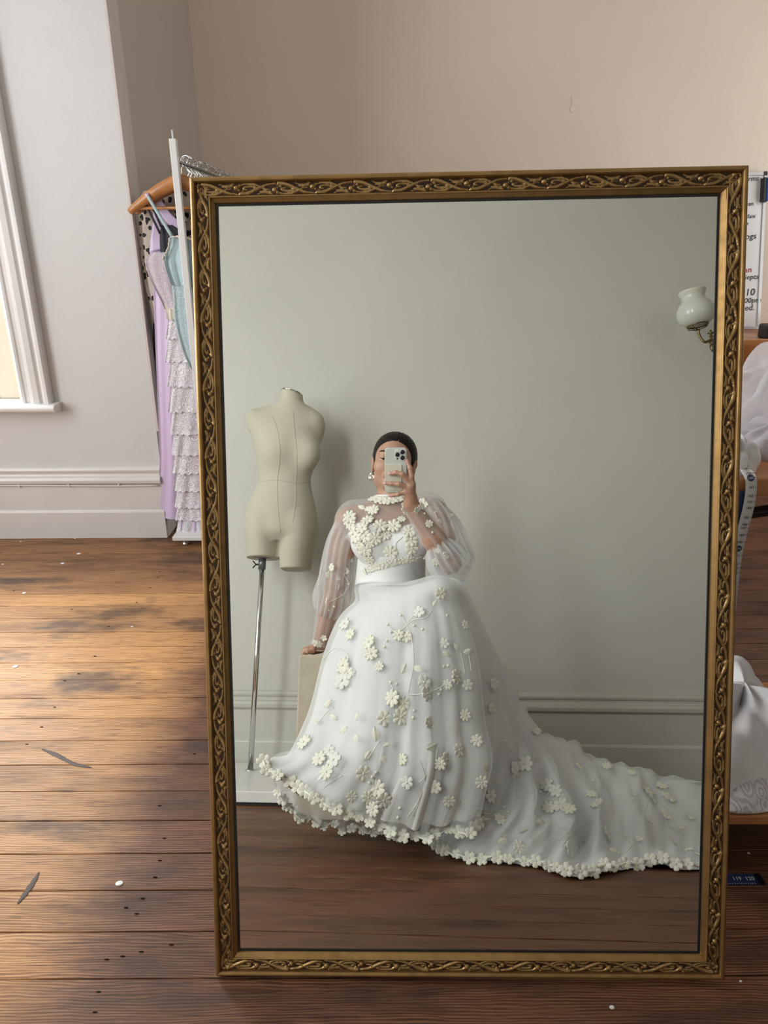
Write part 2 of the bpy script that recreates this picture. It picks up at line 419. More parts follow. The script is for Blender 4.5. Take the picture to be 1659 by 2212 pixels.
# skirting with a moulded top, a half-round bead and a plinth step
def skirting(name, a, b, out, hgt, mat='skirting'):
    """profile (depth, height) swept between floor points a and b, standing out along 'out'"""
    k = hgt / .345
    pr = [(0, 0), (.026, 0), (.026, .128 * k), (.0235, .136 * k), (.019, .139 * k), (.019, .262 * k), (.023, .266 * k), (.031, .272 * k), (.033, .286 * k), (.028, .298 * k), (.017, .303 * k),
          (.014, .309 * k), (.014, .317 * k), (.019, .321 * k), (.021, .330 * k), (.016, .340 * k), (.006, .345 * k), (0, .345 * k)]
    a, b, out = np.array(a, float), np.array(b, float), np.array(out, float)
    return structure(MB().prism(pr, 0, 1, lambda u, v, t_: a + (b - a) * t_ + out * u + np.array([0, 0, v])).obj(name, MAT[mat], bevel=.0015))
skirting('baseboard_front', (XL, YF, 0), (XC, YF, 0), (0, -1, 0), .322)
skirting('baseboard_rear', (XL, YR, 0), (XR, YR, 0), (0, 1, 0), .385, 'skirting_rear')
skirting('baseboard_back', (XC, YB, 0), (XR, YB, 0), (0, -1, 0), .345)
skirting('baseboard_alcove', (XC, YF + T, 0), (XC, YB, 0), (1, 0, 0), .345)
# painted-over cable clipped along the front skirting
cb = thing('cable', 'thin white painted cable clipped along the skirting below the window', 'cable', (-1.7, YF - .035, .25))
pts = [(x, YF - .0245, .243 + .0022 * math.sin(x * 7)) for x in np.linspace(XL + .02, XC - .01, 50)]
MB().tube(pts, .0032, 6).obj('wire', MAT['skirting'], cb, True)
for px in (38, 146, 255):
    p_ = D(px, 1037, YF - .026); MB().box((p_[0], YF - .0255, .244), (.009, .006, .013)).obj('clip', MAT['skirting'], cb, bevel=.002)

# front window: casing, sash, glass, sill
def window(name, x0, x1, z0, z1):
    W = thing(name, 'tall white-cased sash window above the skirting', 'window', ((x0 + x1) / 2, YF, z0)); del W['category']; del W['label']; W['kind'] = 'structure'
    cw = .128
    prof = [(0, 0), (.002, .020), (.010, .026), (.020, .024), (.024, .018), (.040, .017), (.044, .030), (.060, .036), (.082, .034), (.088, .024), (.094, .022), (.098, .034), (.108, .042), (.121, .042), (cw, .034), (cw, 0)]
    for s, xa in ((1, x1 - .004), (-1, x0 + .004)):
        MB().prism(prof, z0 - .012, z1 + .1, lambda u, v, t_, s=s, xa=xa: (xa + s * u, YF - v, t_)).obj('casing', MAT['gloss_white'], W, bevel=.002)
    MB().prism(prof, x0 - .1, x1 + .1, lambda u, v, t_: (t_, YF - v, z1 + u)).obj('head_casing', MAT['gloss_white'], W)
    sx = x1 + cw + .022
    pr = [(-.10, 0), (.060, 0), (.070, -.004), (.075, -.013), (.073, -.024), (.064, -.031), (.012, -.031), (.008, -.040), (-.10, -.040)]
    MB().prism(pr, x0 - cw - .03, sx, lambda u, v, t_: (t_, YF - u, z0 - .002 + v)).obj('window_sill', MAT['gloss_white'], W, bevel=.003)
    fr = MB()
    for xa, xb in ((x0, x0 + .06), (x1 - .13, x1)): fr.span((xa, YF + .062, z0), (xb, YF + .10, z1))
    for za, zb in ((z0, z0 + .09), (1.62, 1.67), (z1 - .06, z1)): fr.span((x0 + .06, YF + .062, za), (x1 - .13, YF + .10, zb))
    fr.obj('sash', MAT['cream_sash'], W, bevel=.004)
    MB().span((x1 - .030, YF + .02, z0), (x1, YF + .060, z1)).obj('sash_stop', MAT['cream_sash'], W, bevel=.006)
    MB().span((x0, YF + .02, z0), (x0 + .030, YF + .060, z1)).obj('sash_stop', MAT['cream_sash'], W, bevel=.006)
    t = NT('window_pane'); t.t.nodes.remove(t.b)
    f = t.n('MixShader', {0: .08, 1: t.n('BsdfTransparent', {'Color': (.95, .97, .96)}), 2: t.n('BsdfGlossy', {'Roughness': .02})}); t.t.links.new(f.outputs[0], t.out.inputs[0])
    for za, zb in ((z0 + .09, 1.62), (1.67, z1 - .06)): MB().span((x0 + .06, YF + .079, za), (x1 - .13, YF + .083, zb)).obj('pane', t.m, W)
    return W
window('window_1', WX0, WX1, WZ0, WZ1)
for i, (a, c) in enumerate(lw):                 # side windows that light the room, beyond the left edge of the picture
    b = MB()
    for ya, yb, za, zb in ((a, a + .05, .55, 2.75), (c - .05, c, .55, 2.75), (a, c, .55, .62), (a, c, 2.69, 2.75), (a, c, 1.62, 1.67)):
        b.span((XL - .03, ya, za), (XL, yb, zb))
    structure(b.obj('window_%d' % (i + 2), MAT['gloss_white'], bevel=.004))
# peeled paint and small dents on the back wall
pk = MB()
for px, py, r in [(1238, 212, .012), (1240, 224, .016), (1236, 236, .013), (1242, 218, .010)]:
    p_ = D(px, py, YB - .001); pk.ball(p_, r, 6, (1, .12, 1.2))
tag(pk.obj('paint_blister', MAT['wall_pink'], smooth=True), 'small blister of peeled paint high on the beige back wall', 'paint blister')
p_ = D(411, 163, YB - .002); tag(MB().lathe([(.0001, 0), (.006, .002), (.006, .006)], 10, Matrix.Translation(p_.tolist()) @ Matrix.Rotation(PI / 2, 4, 'X')).obj('picture_nail', MAT['black_metal']), 'tiny dark nail in the back wall near the alcove corner', 'nail')

# ------------------------------------------------------------------ the mirror
Pc = lambda px, py, ri: ri
c_loc = []
for px, py in ((401, 381), (1613, 355), (1567, 2119), (465, 2111)):
    v = ray(px, py); c_loc.append(EYE + v * (MD / (v @ MN)))
bl, br, tl = c_loc[3], c_loc[2], c_loc[0]
EX = br - bl; MW = np.linalg.norm(EX); EX /= MW
EN = -MN                                       # out of the glass
EX = EX - (EX @ EN) * EN; EX /= np.linalg.norm(EX); EV = np.cross(EN, EX)
MH = float(((tl - bl) + (c_loc[1] - br)) @ EV / 2)
GL = .020                                      # the front edge of the frame stands this far above the silvered plane's datum
ORG = bl - EN * .0
def ML(x, y, h): return ORG + EX * x + EV * y + EN * h   # mirror coordinates: along, up, out
mir = thing('leaning_mirror', 'large gilt-framed mirror leaning back, standing on the floorboards', 'mirror', ML(MW / 2, 0, 0) * np.array([1, 1, 0]))
fp = [(0, -.020), (0, -.004), (.0012, -.0012), (.004, 0), (.0072, -.0008), (.0084, -.0035), (.0090, -.0075), (.0093, -.0085), (.0284, -.0085), (.0289, -.0060), (.0300, -.0042), (.0318, -.0046), (.0328, -.0075), (.0338, -.0085), (.0375, -.0120), (.0385, -.0150), (.0385, -.020)]
FWD = .0385
def rail(i):
    L = MW if i % 2 == 0 else MH
    def fn(u, v, t_):
        x = u if t_ == 0 else L - u
        return {0: ML(x, u, v), 1: ML(MW - u, x, v), 2: ML(MW - x, MH - u, v), 3: ML(u, MH - x, v)}[i]
    o = MB().prism(fp, 0, 1, fn).obj('frame_rail', MAT['gold'], mir, bevel=.0006)
    a, b_ = .0095, .0282
    g = MB().add([fn(a, -.0082, 0), fn(b_, -.0082, 0), fn(b_, -.0082, 1), fn(a, -.0082, 1), fn(a, -.0090, 0), fn(b_, -.0090, 0), fn(b_, -.0090, 1), fn(a, -.0090, 1)], [(0, 1, 2, 3), (7, 6, 5, 4), (0, 4, 5, 1), (1, 5, 6, 2), (2, 6, 7, 3), (3, 7, 4, 0)])
    g.obj('carved_ground', MAT['gilt_ground'], o)
    return o, L
# one repeat of the carving: crossing stems, curling leaves, buds and berries, as a relief
def relief(Lm, Wd):
    nu, nv = 110, 22
    u = np.linspace(0, 1, nu)[:, None] * np.ones((1, nv)); v = np.linspace(-1, 1, nv)[None, :] * np.ones((nu, 1))
    asp = Lm / (Wd / 2); Hh = np.full(u.shape, -.12)
    def stroke(P, r0, r1, hgt=1.0):
        C_ = catmull(P, 26); nonlocal Hh
        for k, (cu, cv) in enumerate(C_):
            t_ = k / 25; r = 1.22 * (r0 + (r1 - r0) * t_)
            for sh in (-1, 0, 1):
                d2 = ((u - cu - sh) * asp) ** 2 + (v - cv) ** 2
                Hh = np.maximum(Hh, np.where(d2 < r * r, np.sqrt(np.maximum(r * r - d2, 0)) * hgt + .05, -.12))
    def berry(cu, cv, r, hgt=1.0): stroke([(cu, cv), (cu + .001, cv), (cu + .002, cv), (cu + .003, cv)], r, r, hgt)
    for s, o in ((1, 0.0), (-1, .5)):
        stroke([(o - .02, -.85 * s), (o + .10, -.62 * s), (o + .22, .05 * s), (o + .34, .70 * s), (o + .43, .86 * s)], .16, .34, .95)
        stroke([(o + .06, .10 * s), (o + .12, .02 * s), (o + .19, -.45 * s), (o + .27, -.86 * s)], .10, .20, .8)
        stroke([(o + .24, -.30 * s), (o + .31, -.42 * s), (o + .38, -.30 * s), (o + .40, -.02 * s), (o + .35, .10 * s)], .20, .09, .9)
        stroke([(o + .29, -.80 * s), (o + .36, -.86 * s), (o + .43, -.70 * s), (o + .46, -.42 * s)], .17, .10, .75)
        stroke([(o + .03, .84 * s), (o + .10, .62 * s), (o + .16, .62 * s), (o + .21, .86 * s)], .18, .08, .8)
        stroke([(o + .07, .40 * s), (o + .13, .34 * s), (o + .18, .40 * s)], .12, .06, .6)
        berry(o - .01, .22 * s, .36, .95); berry(o + .045, .52 * s, .19, .9); berry(o - .05, .60 * s, .22, .8); berry(o - .045, -.18 * s, .16, .7)
        berry(o + .41, .42 * s, .20, .7)
    hs = Hh * (Wd / 2) * .95
    G = np.stack([(u - .5) * Lm, v * Wd / 2, hs], 2)
    me = MB().grid(G).mesh('scroll_ornament', smooth=True); me.materials.append(MAT['gold_relief']); return me
rel_w, per = .0192, .1155
RMAT = {}
for i in range(4):
    o, L = rail(i)
    n = int(round((L - 2 * .0105) / per)); Lm = (L - 2 * .0105 - .002) / n
    key = i % 2
    if key not in RMAT: RMAT[key] = relief(Lm, rel_w)
    for k in range(n):
        s_ = .0115 + Lm * (k + .5); u = .0188
        if i == 0: p_, ax = ML(s_, u, -.0081), EX
        elif i == 1: p_, ax = ML(MW - u, s_, -.0081), EV
        elif i == 2: p_, ax = ML(MW - s_, MH - u, -.0081), -EX
        else: p_, ax = ML(u, MH - s_, -.0081), -EV
        inst('scroll_ornament', RMAT[key], frame_mat(p_, EN, ax), o)
GB = FWD + .0035
g0 = -.0205
lin = MB()
for (xa, xb, ya, yb) in ((FWD - .002, GB, FWD - .002, MH - FWD + .002), (MW - GB, MW - FWD + .002, FWD - .002, MH - FWD + .002), (GB, MW - GB, FWD - .002, GB), (GB, MW - GB, MH - GB, MH - FWD + .002)):
    vs = [ML(x, y_, h) for x in (xa, xb) for y_ in (ya, yb) for h in (-.0185, -.0150)]
    lin.add(vs, [(0, 1, 3, 2), (4, 6, 7, 5), (0, 4, 5, 1), (2, 3, 7, 6), (0, 2, 6, 4), (1, 5, 7, 3)])
lin.obj('black_slip', MAT['black'], mir)
# the silvered plane sits at the traced datum: frame front lies on it in the trace, glass a little behind
vs = [ML(x, y_, h) for x in (.030, MW - .030) for y_ in (.030, MH - .030) for h in (-.0165, -.0162)]
BOXF = [(0, 1, 3, 2), (4, 6, 7, 5), (0, 4, 5, 1), (2, 3, 7, 6), (0, 2, 6, 4), (1, 5, 7, 3)]
MB().add(vs, BOXF).obj('mirror_glass', MAT['mirror'], mir)
vs = [ML(x, y_, h) for x in (.012, MW - .012) for y_ in (.012, MH - .012) for h in (-.0215, -.0185)]
MB().add(vs, BOXF).obj('backing_board', MAT['under'], mir)
# ------------------------------------------------------------------ clothes rail in the alcove
RX, RZ, RY0, RY1 = -.728, 1.475, 2.775, 3.95
top = D(378, 300, RY0)
rk = thing('clothes_rail', 'white metal clothes rail standing in the alcove behind the mirror', 'clothes rail', (RX, RY0, 0))
for yy in (RY0, RY1):
    MB().span((RX - .012, yy - .012, .05), (RX + .012, yy + .012, top[2] if yy == RY0 else RZ + .004)).obj('upright', MAT['white_metal'], rk, bevel=.002)
    b = MB().span((RX - .165, yy - .020, .028), (RX + .32, yy + .055, .046)); fb = b.obj('foot_bar', MAT['white_metal'], rk, bevel=.003)
    for dx in (-.12, .28): MB().lathe([(.014, 0), (.014, .008), (.008, .011), (.008, .028)], 14, Matrix.Translation((RX + dx, yy + .01, 0))).obj('foot', MAT['silver'], fb, True)
    if yy == RY0: MB().tube([(RX, yy, top[2] - .01), (RX, yy, top[2] + .028)], .003, 8).obj('pin', MAT['white_metal'], rk, True)
MB().tube([(RX, RY0, RZ), (RX, RY1, RZ)], .0055, 12).obj('rail', MAT['grey_metal'], rk, True)
# wooden hanger in front
def hanger(name, label, mat, Y, grp=None, half=.198, wood=True, swing=0.0):
    h = thing(name, label, 'hanger', (RX, Y, RZ), grp); h.rotation_euler.z = swing
    zc = RZ - .066
    pts = [(RX + s * half * abs(q) ** 1.0, Y + .018 * abs(q) ** 2, zc - .098 * abs(q) ** 1.35) for q in np.linspace(-1, 1, 41) for s in (1 if q > 0 else -1,)]
    if wood:
        rr = [.010 + .016 * (1 - abs(q)) ** .6 + .012 * max(0, abs(q) - .86) / .14 * (1.1 - abs(q)) for q in np.linspace(-1, 1, 41)]
        MB().tube(pts, rr, 12, flat=1.0, up=(0, 0, 1)).obj('shoulder_arch', mat, h, True).scale = (1, 1, 1)
        MB().tube([(RX - half * .86, Y + .014, zc - .086), (RX + half * .86, Y + .014, zc - .086)], .0055, 10).obj('trouser_bar', mat, h, True)
    hk = [(RX, Y, zc + .01), (RX, Y, zc + .045)] + [(RX + .019 * math.sin(a), Y, RZ + .0 + .0155 * -math.cos(a) + .0) for a in np.linspace(.15, 4.5, 14)]
    MB().tube(hk, .002, 7).obj('hook', MAT['silver'], h, True)
    return h
MAT['hanger_wood'] = plain('varnished_beech', (.44, .185, .058), .32, var=.15, vscale=14)
hanger('wooden_hanger', 'curved varnished wooden hanger nearest the front of the clothes rail', MAT['hanger_wood'], RY0 + .034)
hanger('wooden_hanger', 'second varnished wooden hanger, just behind the front one', MAT['hanger_wood'], RY0 + .075, half=.19)
hm = MB()
hm.tube([(0, 0, -.075), (0, 0, -.045), (.010, 0, -.030), (-.006, 0, -.014)] + [(.018 * math.sin(a), 0, -.0 + .018 * -math.cos(a) + .0045) for a in np.linspace(-.2, -4.4, 14)], .0020, 6)
hook_me = hm.mesh('hook', smooth=True); hook_me.materials.append(MAT['chrome'])
sh = MB().tube([(-.20, 0, -.165), (-.10, 0, -.115), (0, 0, -.078), (.10, 0, -.115), (.20, 0, -.165)], .004, 6)
sh.tube([(-.20, 0, -.165), (.20, 0, -.165)], .003, 6)
sh_me = sh.mesh('shoulder_wire', smooth=True); sh_me.materials.append(MAT['chrome'])
for k in range(34):
    Y = RY0 + .15 + k * .029 + random.uniform(-.004, .004)
    h = thing('wire_hanger', 'one of the shiny metal hangers packed along the clothes rail', 'hanger', (RX, Y, RZ + .006), 'metal hangers packed along the white clothes rail')
    h.rotation_euler.z = random.uniform(-.06, .06)
    inst('hook', hook_me, Matrix.Translation(h.location) @ Matrix.Rotation(random.uniform(-.7, .7), 4, 'Z') @ Matrix.Scale(random.uniform(.85, 1.18), 4), h); inst('shoulder_wire', sh_me, Matrix.Translation(h.location), h)

# garments: closed tubes of cloth hanging from the rail
def garment_grid(rows, Y, dep, n=90, nr=70, folds=9, amp=.010, seed=1):
    """rows: (z, x_left, x_right); the cloth is a flattened tube with hanging folds"""
    R_ = catmull(np.array(rows, float), nr); G = np.zeros((nr, n, 3)); rg = np.random.RandomState(seed); ph = rg.uniform(0, 6.28, 4)
    for i, (z, a, b) in enumerate(R_):
        t_ = i / (nr - 1); th = np.linspace(0, 2 * PI, n, endpoint=False); cx_, hw = (a + b) / 2, (b - a) / 2
        x = cx_ + hw * np.cos(th); f = np.sin(folds * th + ph[0] + 1.2 * np.sin(2 * th + ph[1])) + .5 * np.sin(2.3 * folds * th + ph[2] + t_ * 1.5)
        yy = Y + dep * (.55 + .45 * t_) * np.sin(th) + amp * (.2 + t_) * f
        G[i, :, 0] = x; G[i, :, 1] = yy; G[i, :, 2] = z
    return G
def leopard():
    t = NT('leopard_print'); v = t.mapping(t.objc(), (1, .6, .8), rot=(0, .3, 0))
    nz = t.noise(v, 18, 2); wp = t.n('VectorMath', operation='MULTIPLY_ADD'); t.set(wp, 0, nz.outputs['Color']); t.set(wp, 1, (.03, .03, .03)); t.set(wp, 2, v)
    vo = t.n('TexVoronoi', {'Vector': wp, 'Scale': 42.0}); d = vo.outputs['Distance']
    brk = t.noise(v, 55, 2)
    ring = t.math('LESS_THAN', t.math('ADD', d, t.math('MULTIPLY', brk, .5)), .60)
    c = t.mix(ring, t.mix(t.math('LESS_THAN', d, .2), (.50, .44, .38), (.30, .245, .20)), (.014, .012, .013))
    t.set(t.b, 'Base Color', c); t.p(Roughness=.8); return t.m
def lace(name, col, hole, scale):
    t = NT(name); vo = t.n('TexVoronoi', {'Vector': t.mapping(t.objc(), (1, .5, 1)), 'Scale': scale}); nz = t.noise(t.objc(), scale * .22, 4, .6, 1.2)
    v2 = t.n('TexVoronoi', {'Vector': t.mapping(t.objc(), (1, .4, 1)), 'Scale': scale * .3})
    w1 = t.math('SINE', t.math('MULTIPLY', v2.outputs['Distance'], 26.0))
    f = t.ramp(t.math('ADD', t.math('MULTIPLY', w1, .22), t.math('MULTIPLY_ADD', nz, .6, t.math('MULTIPLY', vo.outputs['Distance'], .35))), [(.36, (0, 0, 0)), (.58, (1, 1, 1))])
    t.set(t.b, 'Base Color', t.mix(f, hole, col)); t.p(Roughness=.75); t.bump(f, .5, .003); return t.m
MAT['leopard'] = leopard()
MAT['lilac'] = plain('lilac_satin', (.62, .50, .70), .4, var=.03)
MAT['lace_white'] = lace('white_tier_lace', (.80, .78, .80), (.60, .56, .62), 120)
MAT['lace_mauve'] = lace('mauve_bodice_lace', (.66, .60, .64), (.50, .43, .49), 260)
MAT['blue'] = lace('pale_blue_figured_silk', (.44, .555, .585), (.37, .475, .51), 130)
MAT['blue_plain'] = plain('pale_blue_chiffon', (.40, .53, .565), .6, var=.08, vscale=30)
MAT['cream_trim'] = plain('cream_lace_trim', (.72, .68, .58), .8, bump=.5, bscale=300)
MAT['navy'] = plain('black_navy_lace', (.012, .014, .022), .6, bump=.5, bscale=220)
MAT['dark_cloth'] = plain('charcoal_cloth', (.035, .035, .04), .8, var=.2)
xz = lambda px, py, Y: D(px, py, Y)[[0, 2]]
def rows_px(L, Y, xr):
    out = []
    for e in L:
        x, z = xz(e[0], e[1], Y); r = xz(e[2], e[1], Y)[0] if len(e) > 2 else xr
        out.append((z, x, r))
    return out
def strap(p0, p1, wdt, mat, parent, Y, sag=.0, name='strap'):
    a, b = D(*p0, Y), D(*p1, Y); P = [a + (b - a) * t_ + np.array([0, 0, -sag * math.sin(PI * t_)]) for t_ in np.linspace(0, 1, 9)]
    return MB().tube(P, wdt, 6, flat=.25, up=(0, -1, 0)).obj(name, mat, parent, True)
# leopard coat, farthest
Y = 2.905
g = thing('leopard_coat', 'cream and black leopard-print coat hanging behind the pastel dresses', 'coat', D(340, 1000, Y) * np.array([1, 1, 0]) + np.array([0, 0, .75]))
A = rows_px([(312, 412, 470), (301, 432, 480), (300, 470, 470), (304, 540, 470), (313, 610, 470), (325, 660, 470), (335, 705, 460)], Y, 0)
MB().grid(garment_grid(A, Y, .014, folds=7, amp=.006, seed=3), cv=True).obj('coat_body', MAT['leopard'], g, True)
MB().tube([D(345, 452, Y - .012), D(375, 470, Y - .018), D(400, 462, Y - .012)], .030, 10, flat=.4, up=(0, -1, 0)).obj('collar', MAT['leopard'], g, True)
Y = 2.95
g = thing('charcoal_dress', 'long charcoal dress at the very back against the alcove wall', 'dress', D(345, 1000, Y) * np.array([1, 1, 0]) + np.array([0, 0, .35]))
MB().grid(garment_grid(rows_px([(352, 480, 480), (338, 560, 480), (332, 640, 480), (334, 760, 480), (342, 900, 490)], Y, 0), Y, .014, folds=6, seed=8), cv=True).obj('dress_body', MAT['dark_cloth'], g, True)
# lilac satin
Y = 2.868
g = thing('lilac_dress', 'long plain lilac satin dress with wide straps on the clothes rail', 'dress', D(360, 1120, Y) * np.array([1, 1, 0]) + np.array([0, 0, .06]))
MB().grid(garment_grid(rows_px([(324, 530, 420), (327, 580, 415), (332, 640, 395), (336, 740, 388), (341, 860, 390), (345, 960, 394), (345, 1010, 396), (340, 1060, 400), (334, 1118, 405)], Y, 0), Y, .014, folds=3, amp=.005, seed=5), cv=True).obj('dress_body', MAT['lilac'], g, True)
sb = MB()
sb.grid(loft([[D(331, 432, Y - .01), D(345, 430, Y - .01)], [D(331, 480, Y - .02), D(350, 470, Y - .02)], [D(325, 520, Y - .014), D(362, 498, Y - .014)], [D(323, 545, Y - .016), D(385, 530, Y - .016)]], 14, 6))
sb.obj('shoulder_strap', MAT['lilac'], g, True, solid=.003)
sb = MB().grid(loft([[D(333, 428, Y - .01), D(345, 426, Y - .01)], [D(352, 470, Y - .02), D(370, 462, Y - .02)], [D(378, 497, Y - .014), D(398, 486, Y - .014)]], 14, 6)); sb.obj('shoulder_strap', MAT['lilac'], g, True, solid=.003)
# navy lace camisole
Y = 2.850
g = thing('navy_camisole', 'dark navy lace camisole with thin straps between two pastel dresses', 'camisole', D(360, 700, Y) * np.array([1, 1, 0]) + np.array([0, 0, .8]))
MB().grid(garment_grid(rows_px([(348, 486, 372), (345, 510, 400), (347, 550, 420), (355, 600, 430), (368, 660, 440)], Y, 0), Y, .010, folds=5, amp=.003, seed=9), cv=True).obj('camisole_body', MAT['navy'], g, True)
strap((313, 437), (346, 505), .005, MAT['navy'], g, Y - .02); strap((322, 430), (348, 490), .004, MAT['navy'], g, Y - .01)
# white lace tiered dress
Y = 2.832
g = thing('lace_dress', 'white tiered lace dress with mauve lace bodice on the clothes rail', 'dress', D(400, 1135, Y) * np.array([1, 1, 0]) + np.array([0, 0, .05]))
MB().grid(garment_grid(rows_px([(333, 545, 362), (314, 560, 425), (318, 585, 425), (330, 615, 425), (346, 645, 425), (357, 668, 425)], Y, 0), Y, .014, folds=5, amp=.004, seed=11), cv=True).obj('bodice', MAT['lace_mauve'], g, True)
MB().grid(garment_grid(rows_px([(354, 655, 430), (358, 672, 430), (360, 690, 430)], Y - .004, 0), Y - .002, .017, folds=12, amp=.003, seed=12, nr=14), cv=True).obj('waist_ruffle', MAT['cream_trim'], g, True)
MB().grid(garment_grid(rows_px([(366, 520, 430), (362, 545, 432), (340, 570, 432)], Y + .01, 0), Y + .01, .02, folds=5, amp=.003, seed=14, nr=12), cv=True).obj('neckline', MAT['lace_mauve'], g, True)
tz = [675, 722, 772, 825, 880, 928, 972, 1012, 1050, 1085, 1112, 1138]
lx = [362, 361, 364, 367, 370, 373, 375, 378, 380, 382, 384, 387]
for k in range(11):
    rows = rows_px([(lx[k] + 3, tz[k] - 8, 455), (lx[k] + 1, (tz[k] + tz[k + 1]) / 2, 458), (lx[k] - 3, tz[k + 1] + 7, 462)], Y, 0)
    G = garment_grid(rows, Y, .017 + .0005 * k, n=150, nr=12, folds=5, amp=.0035, seed=20 + k)
    sc = .006 * np.abs(np.sin(np.arange(150) * .42)); G[-1, :, 2] -= sc; G[-2, :, 2] -= sc * .5; G[-1, :, 1] -= .004
    MB().grid(G, cv=True).obj('lace_tier', MAT['lace_white'], g, True)
MB().grid(garment_grid(rows_px([(388, 1100, 455), (386, 1142, 462)], Y, 0), Y, .014, folds=6, seed=33, nr=8), cv=True).obj('underskirt', MAT['lilac'], g, True)
# pale blue slip, nearest
Y = 2.806
g = thing('blue_slip_dress', 'pale blue slip dress with cream lace neckline hanging at the front of the rail', 'dress', D(410, 900, Y) * np.array([1, 1, 0]) + np.array([0, 0, .35]))
MB().grid(garment_grid(rows_px([(367, 514, 440), (362, 535, 440), (356, 556, 440), (360, 580, 440), (372, 616, 440)], Y, 0), Y, .014, folds=13, amp=.004, seed=41), cv=True).obj('gathered_bust', MAT['blue_plain'], g, True)
MB().grid(garment_grid(rows_px([(371, 608, 440), (374, 650, 445), (377, 690, 450), (386, 730, 452), (400, 772, 455), (420, 815, 460), (436, 880, 470), (440, 1000, 480)], Y, 0), Y, .014, folds=6, amp=.005, seed=42), cv=True).obj('skirt', MAT['blue'], g, True)
P = [D(352, 558, Y - .018), D(358, 548, Y - .019), D(365, 532, Y - .019), D(367, 515, Y - .018), D(380, 511, Y - .019), D(398, 514, Y - .020), D(425, 520, Y - .020)]
MB().tube(catmull(P, 60) + .0012 * np.random.RandomState(2).randn(60, 3), .0052, 7, flat=.6).obj('neck_trim', MAT['cream_trim'], g, True)
strap((316, 419), (372, 512), .0065, MAT['blue_plain'], g, Y - .016); strap((316, 418), (319, 424), .008, MAT['lilac'], g, Y - .016, name='strap_loop')

# ------------------------------------------------------------------ right of the mirror
MAT['table_wood'] = plain('orange_pine', (.46, .20, .075), .35, var=.18, vscale=9)
MAT['tan_leather'] = plain('tan_leather', (.50, .205, .065), .45, bump=.12, bscale=160, var=.1)
MAT['terracotta'] = plain('terracotta', (.36, .10, .05), .7, var=.1)
MAT['tape'] = plain('pale_tape', (.66, .66, .64), .4); MAT['tape_blue'] = plain('navy_tape', (.018, .032, .095), .4)
MAT['ink'] = plain('black_ink', (.012, .012, .014), .4); MAT['red_ink'] = plain('red_ink', (.45, .03, .03), .4)
MAT['whiteboard'] = plain('whiteboard_enamel', (.70, .70, .70), .12); MAT['blue_felt'] = plain('blue_plastic', (.012, .06, .30), .4)
def text(s, size, p, xdir, ydir, mat, parent, name='lettering', shear=0.0, extr=.0003):
    cu = bpy.data.curves.new('lettering', 'FONT'); cu.body = s; cu.size = size; cu.extrude = extr; cu.shear = shear; cu.resolution_u = 2
    tmp = bpy.data.objects.new('tmp', cu); COL.objects.link(tmp)
    me = bpy.data.meshes.new_from_object(tmp.evaluated_get(bpy.context.evaluated_depsgraph_get())); bpy.data.objects.remove(tmp)
    me.name = name; me.materials.append(mat)
    x = Vector([float(c) for c in xdir]).normalized(); y_ = Vector([float(c) for c in ydir]).normalized(); z = x.cross(y_).normalized()
    M = Matrix(((x.x, y_.x, z.x, 0), (x.y, y_.y, z.y, 0), (x.z, y_.z, z.z, 0), (0, 0, 0, 1)))
    return inst(name, me, Matrix.Translation(Vector([float(c) for c in p])) @ M, parent)
# work table the mirror leans against
TZ = .818
tv = ray(1640, 1033); TY = (EYE + tv * ((TZ - H) / tv[2]))[1]
tb = thing('work_table', 'orange pine work table with metal underframe behind the mirror', 'table', (1.05, TY + .35, 0))
MB().span((.30, TY, TZ - .034), (1.9, TY + .75, TZ)).obj('table_top', MAT['table_wood'], tb, bevel=.004)
for x in (.36, 1.82):
    for yy in (TY + .12, TY + .68): MB().tube([(x, yy, 0), (x, yy, TZ - .034)], .016, 12).obj('leg', MAT['black_metal'], tb, True)
MB().tube([(.36, TY + .12, TZ - .055), (1.82, TY + .12, TZ - .055)], .012, 10).obj('cross_rail', MAT['grey_metal'], tb, True)
MB().tube([(.36, TY + .40, TZ - .30), (1.82, TY + .40, TZ - .075)], .014, 10).obj('brace', MAT['black_metal'], tb, True)
# tulle heaps on the table
def heap(name, label, cat, c, r, mat, seed, lumps=7, n=60, grp=None):
    rg = np.random.RandomState(seed); th = np.linspace(0, 2 * PI, n, endpoint=False); ph = np.linspace(0, PI / 2, 26)
    G = np.zeros((26, n, 3)); a = rg.uniform(0, 6.28, 6)
    for i, p_ in enumerate(ph):
        w_ = 1 + .16 * np.sin(3 * th + a[0] + 2 * p_) + .10 * np.sin(lumps * th + a[1] - 3 * p_) + .07 * np.abs(np.sin(4.5 * th + a[2] + 5 * p_))
        G[i, :, 0] = c[0] + r[0] * math.cos(p_) * np.cos(th) * w_; G[i, :, 1] = c[1] + r[1] * math.cos(p_) * np.sin(th) * w_
        G[i, :, 2] = c[2] + r[2] * math.sin(p_) * w_
    o = thing(name, label, cat, c, grp)
    MB().grid(G, cv=True).obj('cloth', mat, o, True); return o, G
MAT['veil'] = sheer('veil_net', (.84, .82, .84), .50, .35)
h1 = D(1692, 860, TY + .30); o, G = heap('veil', 'crumpled white tulle veil heaped on the table end', 'veil', (h1[0], TY + .30, TZ), (.115, .13, .85 * (D(1659, 752, TY + .30)[2] - TZ)), MAT['veil'], 4)
for k, s in enumerate((.86, .70)): MB().grid((G - np.array([h1[0], TY + .3, TZ])) * s + np.array([h1[0] + .01, TY + .30, TZ]), cv=True).obj('fold', MAT['veil'], o, True)
h2 = D(1668, 960, TY + .14); o, G = heap('lace_garment', 'folded ivory lace garment lying on the table edge below the veil', 'garment', (h2[0] + .03, TY + .17, TZ), (.115, .085, .05), MAT['veil'], 9, 11)
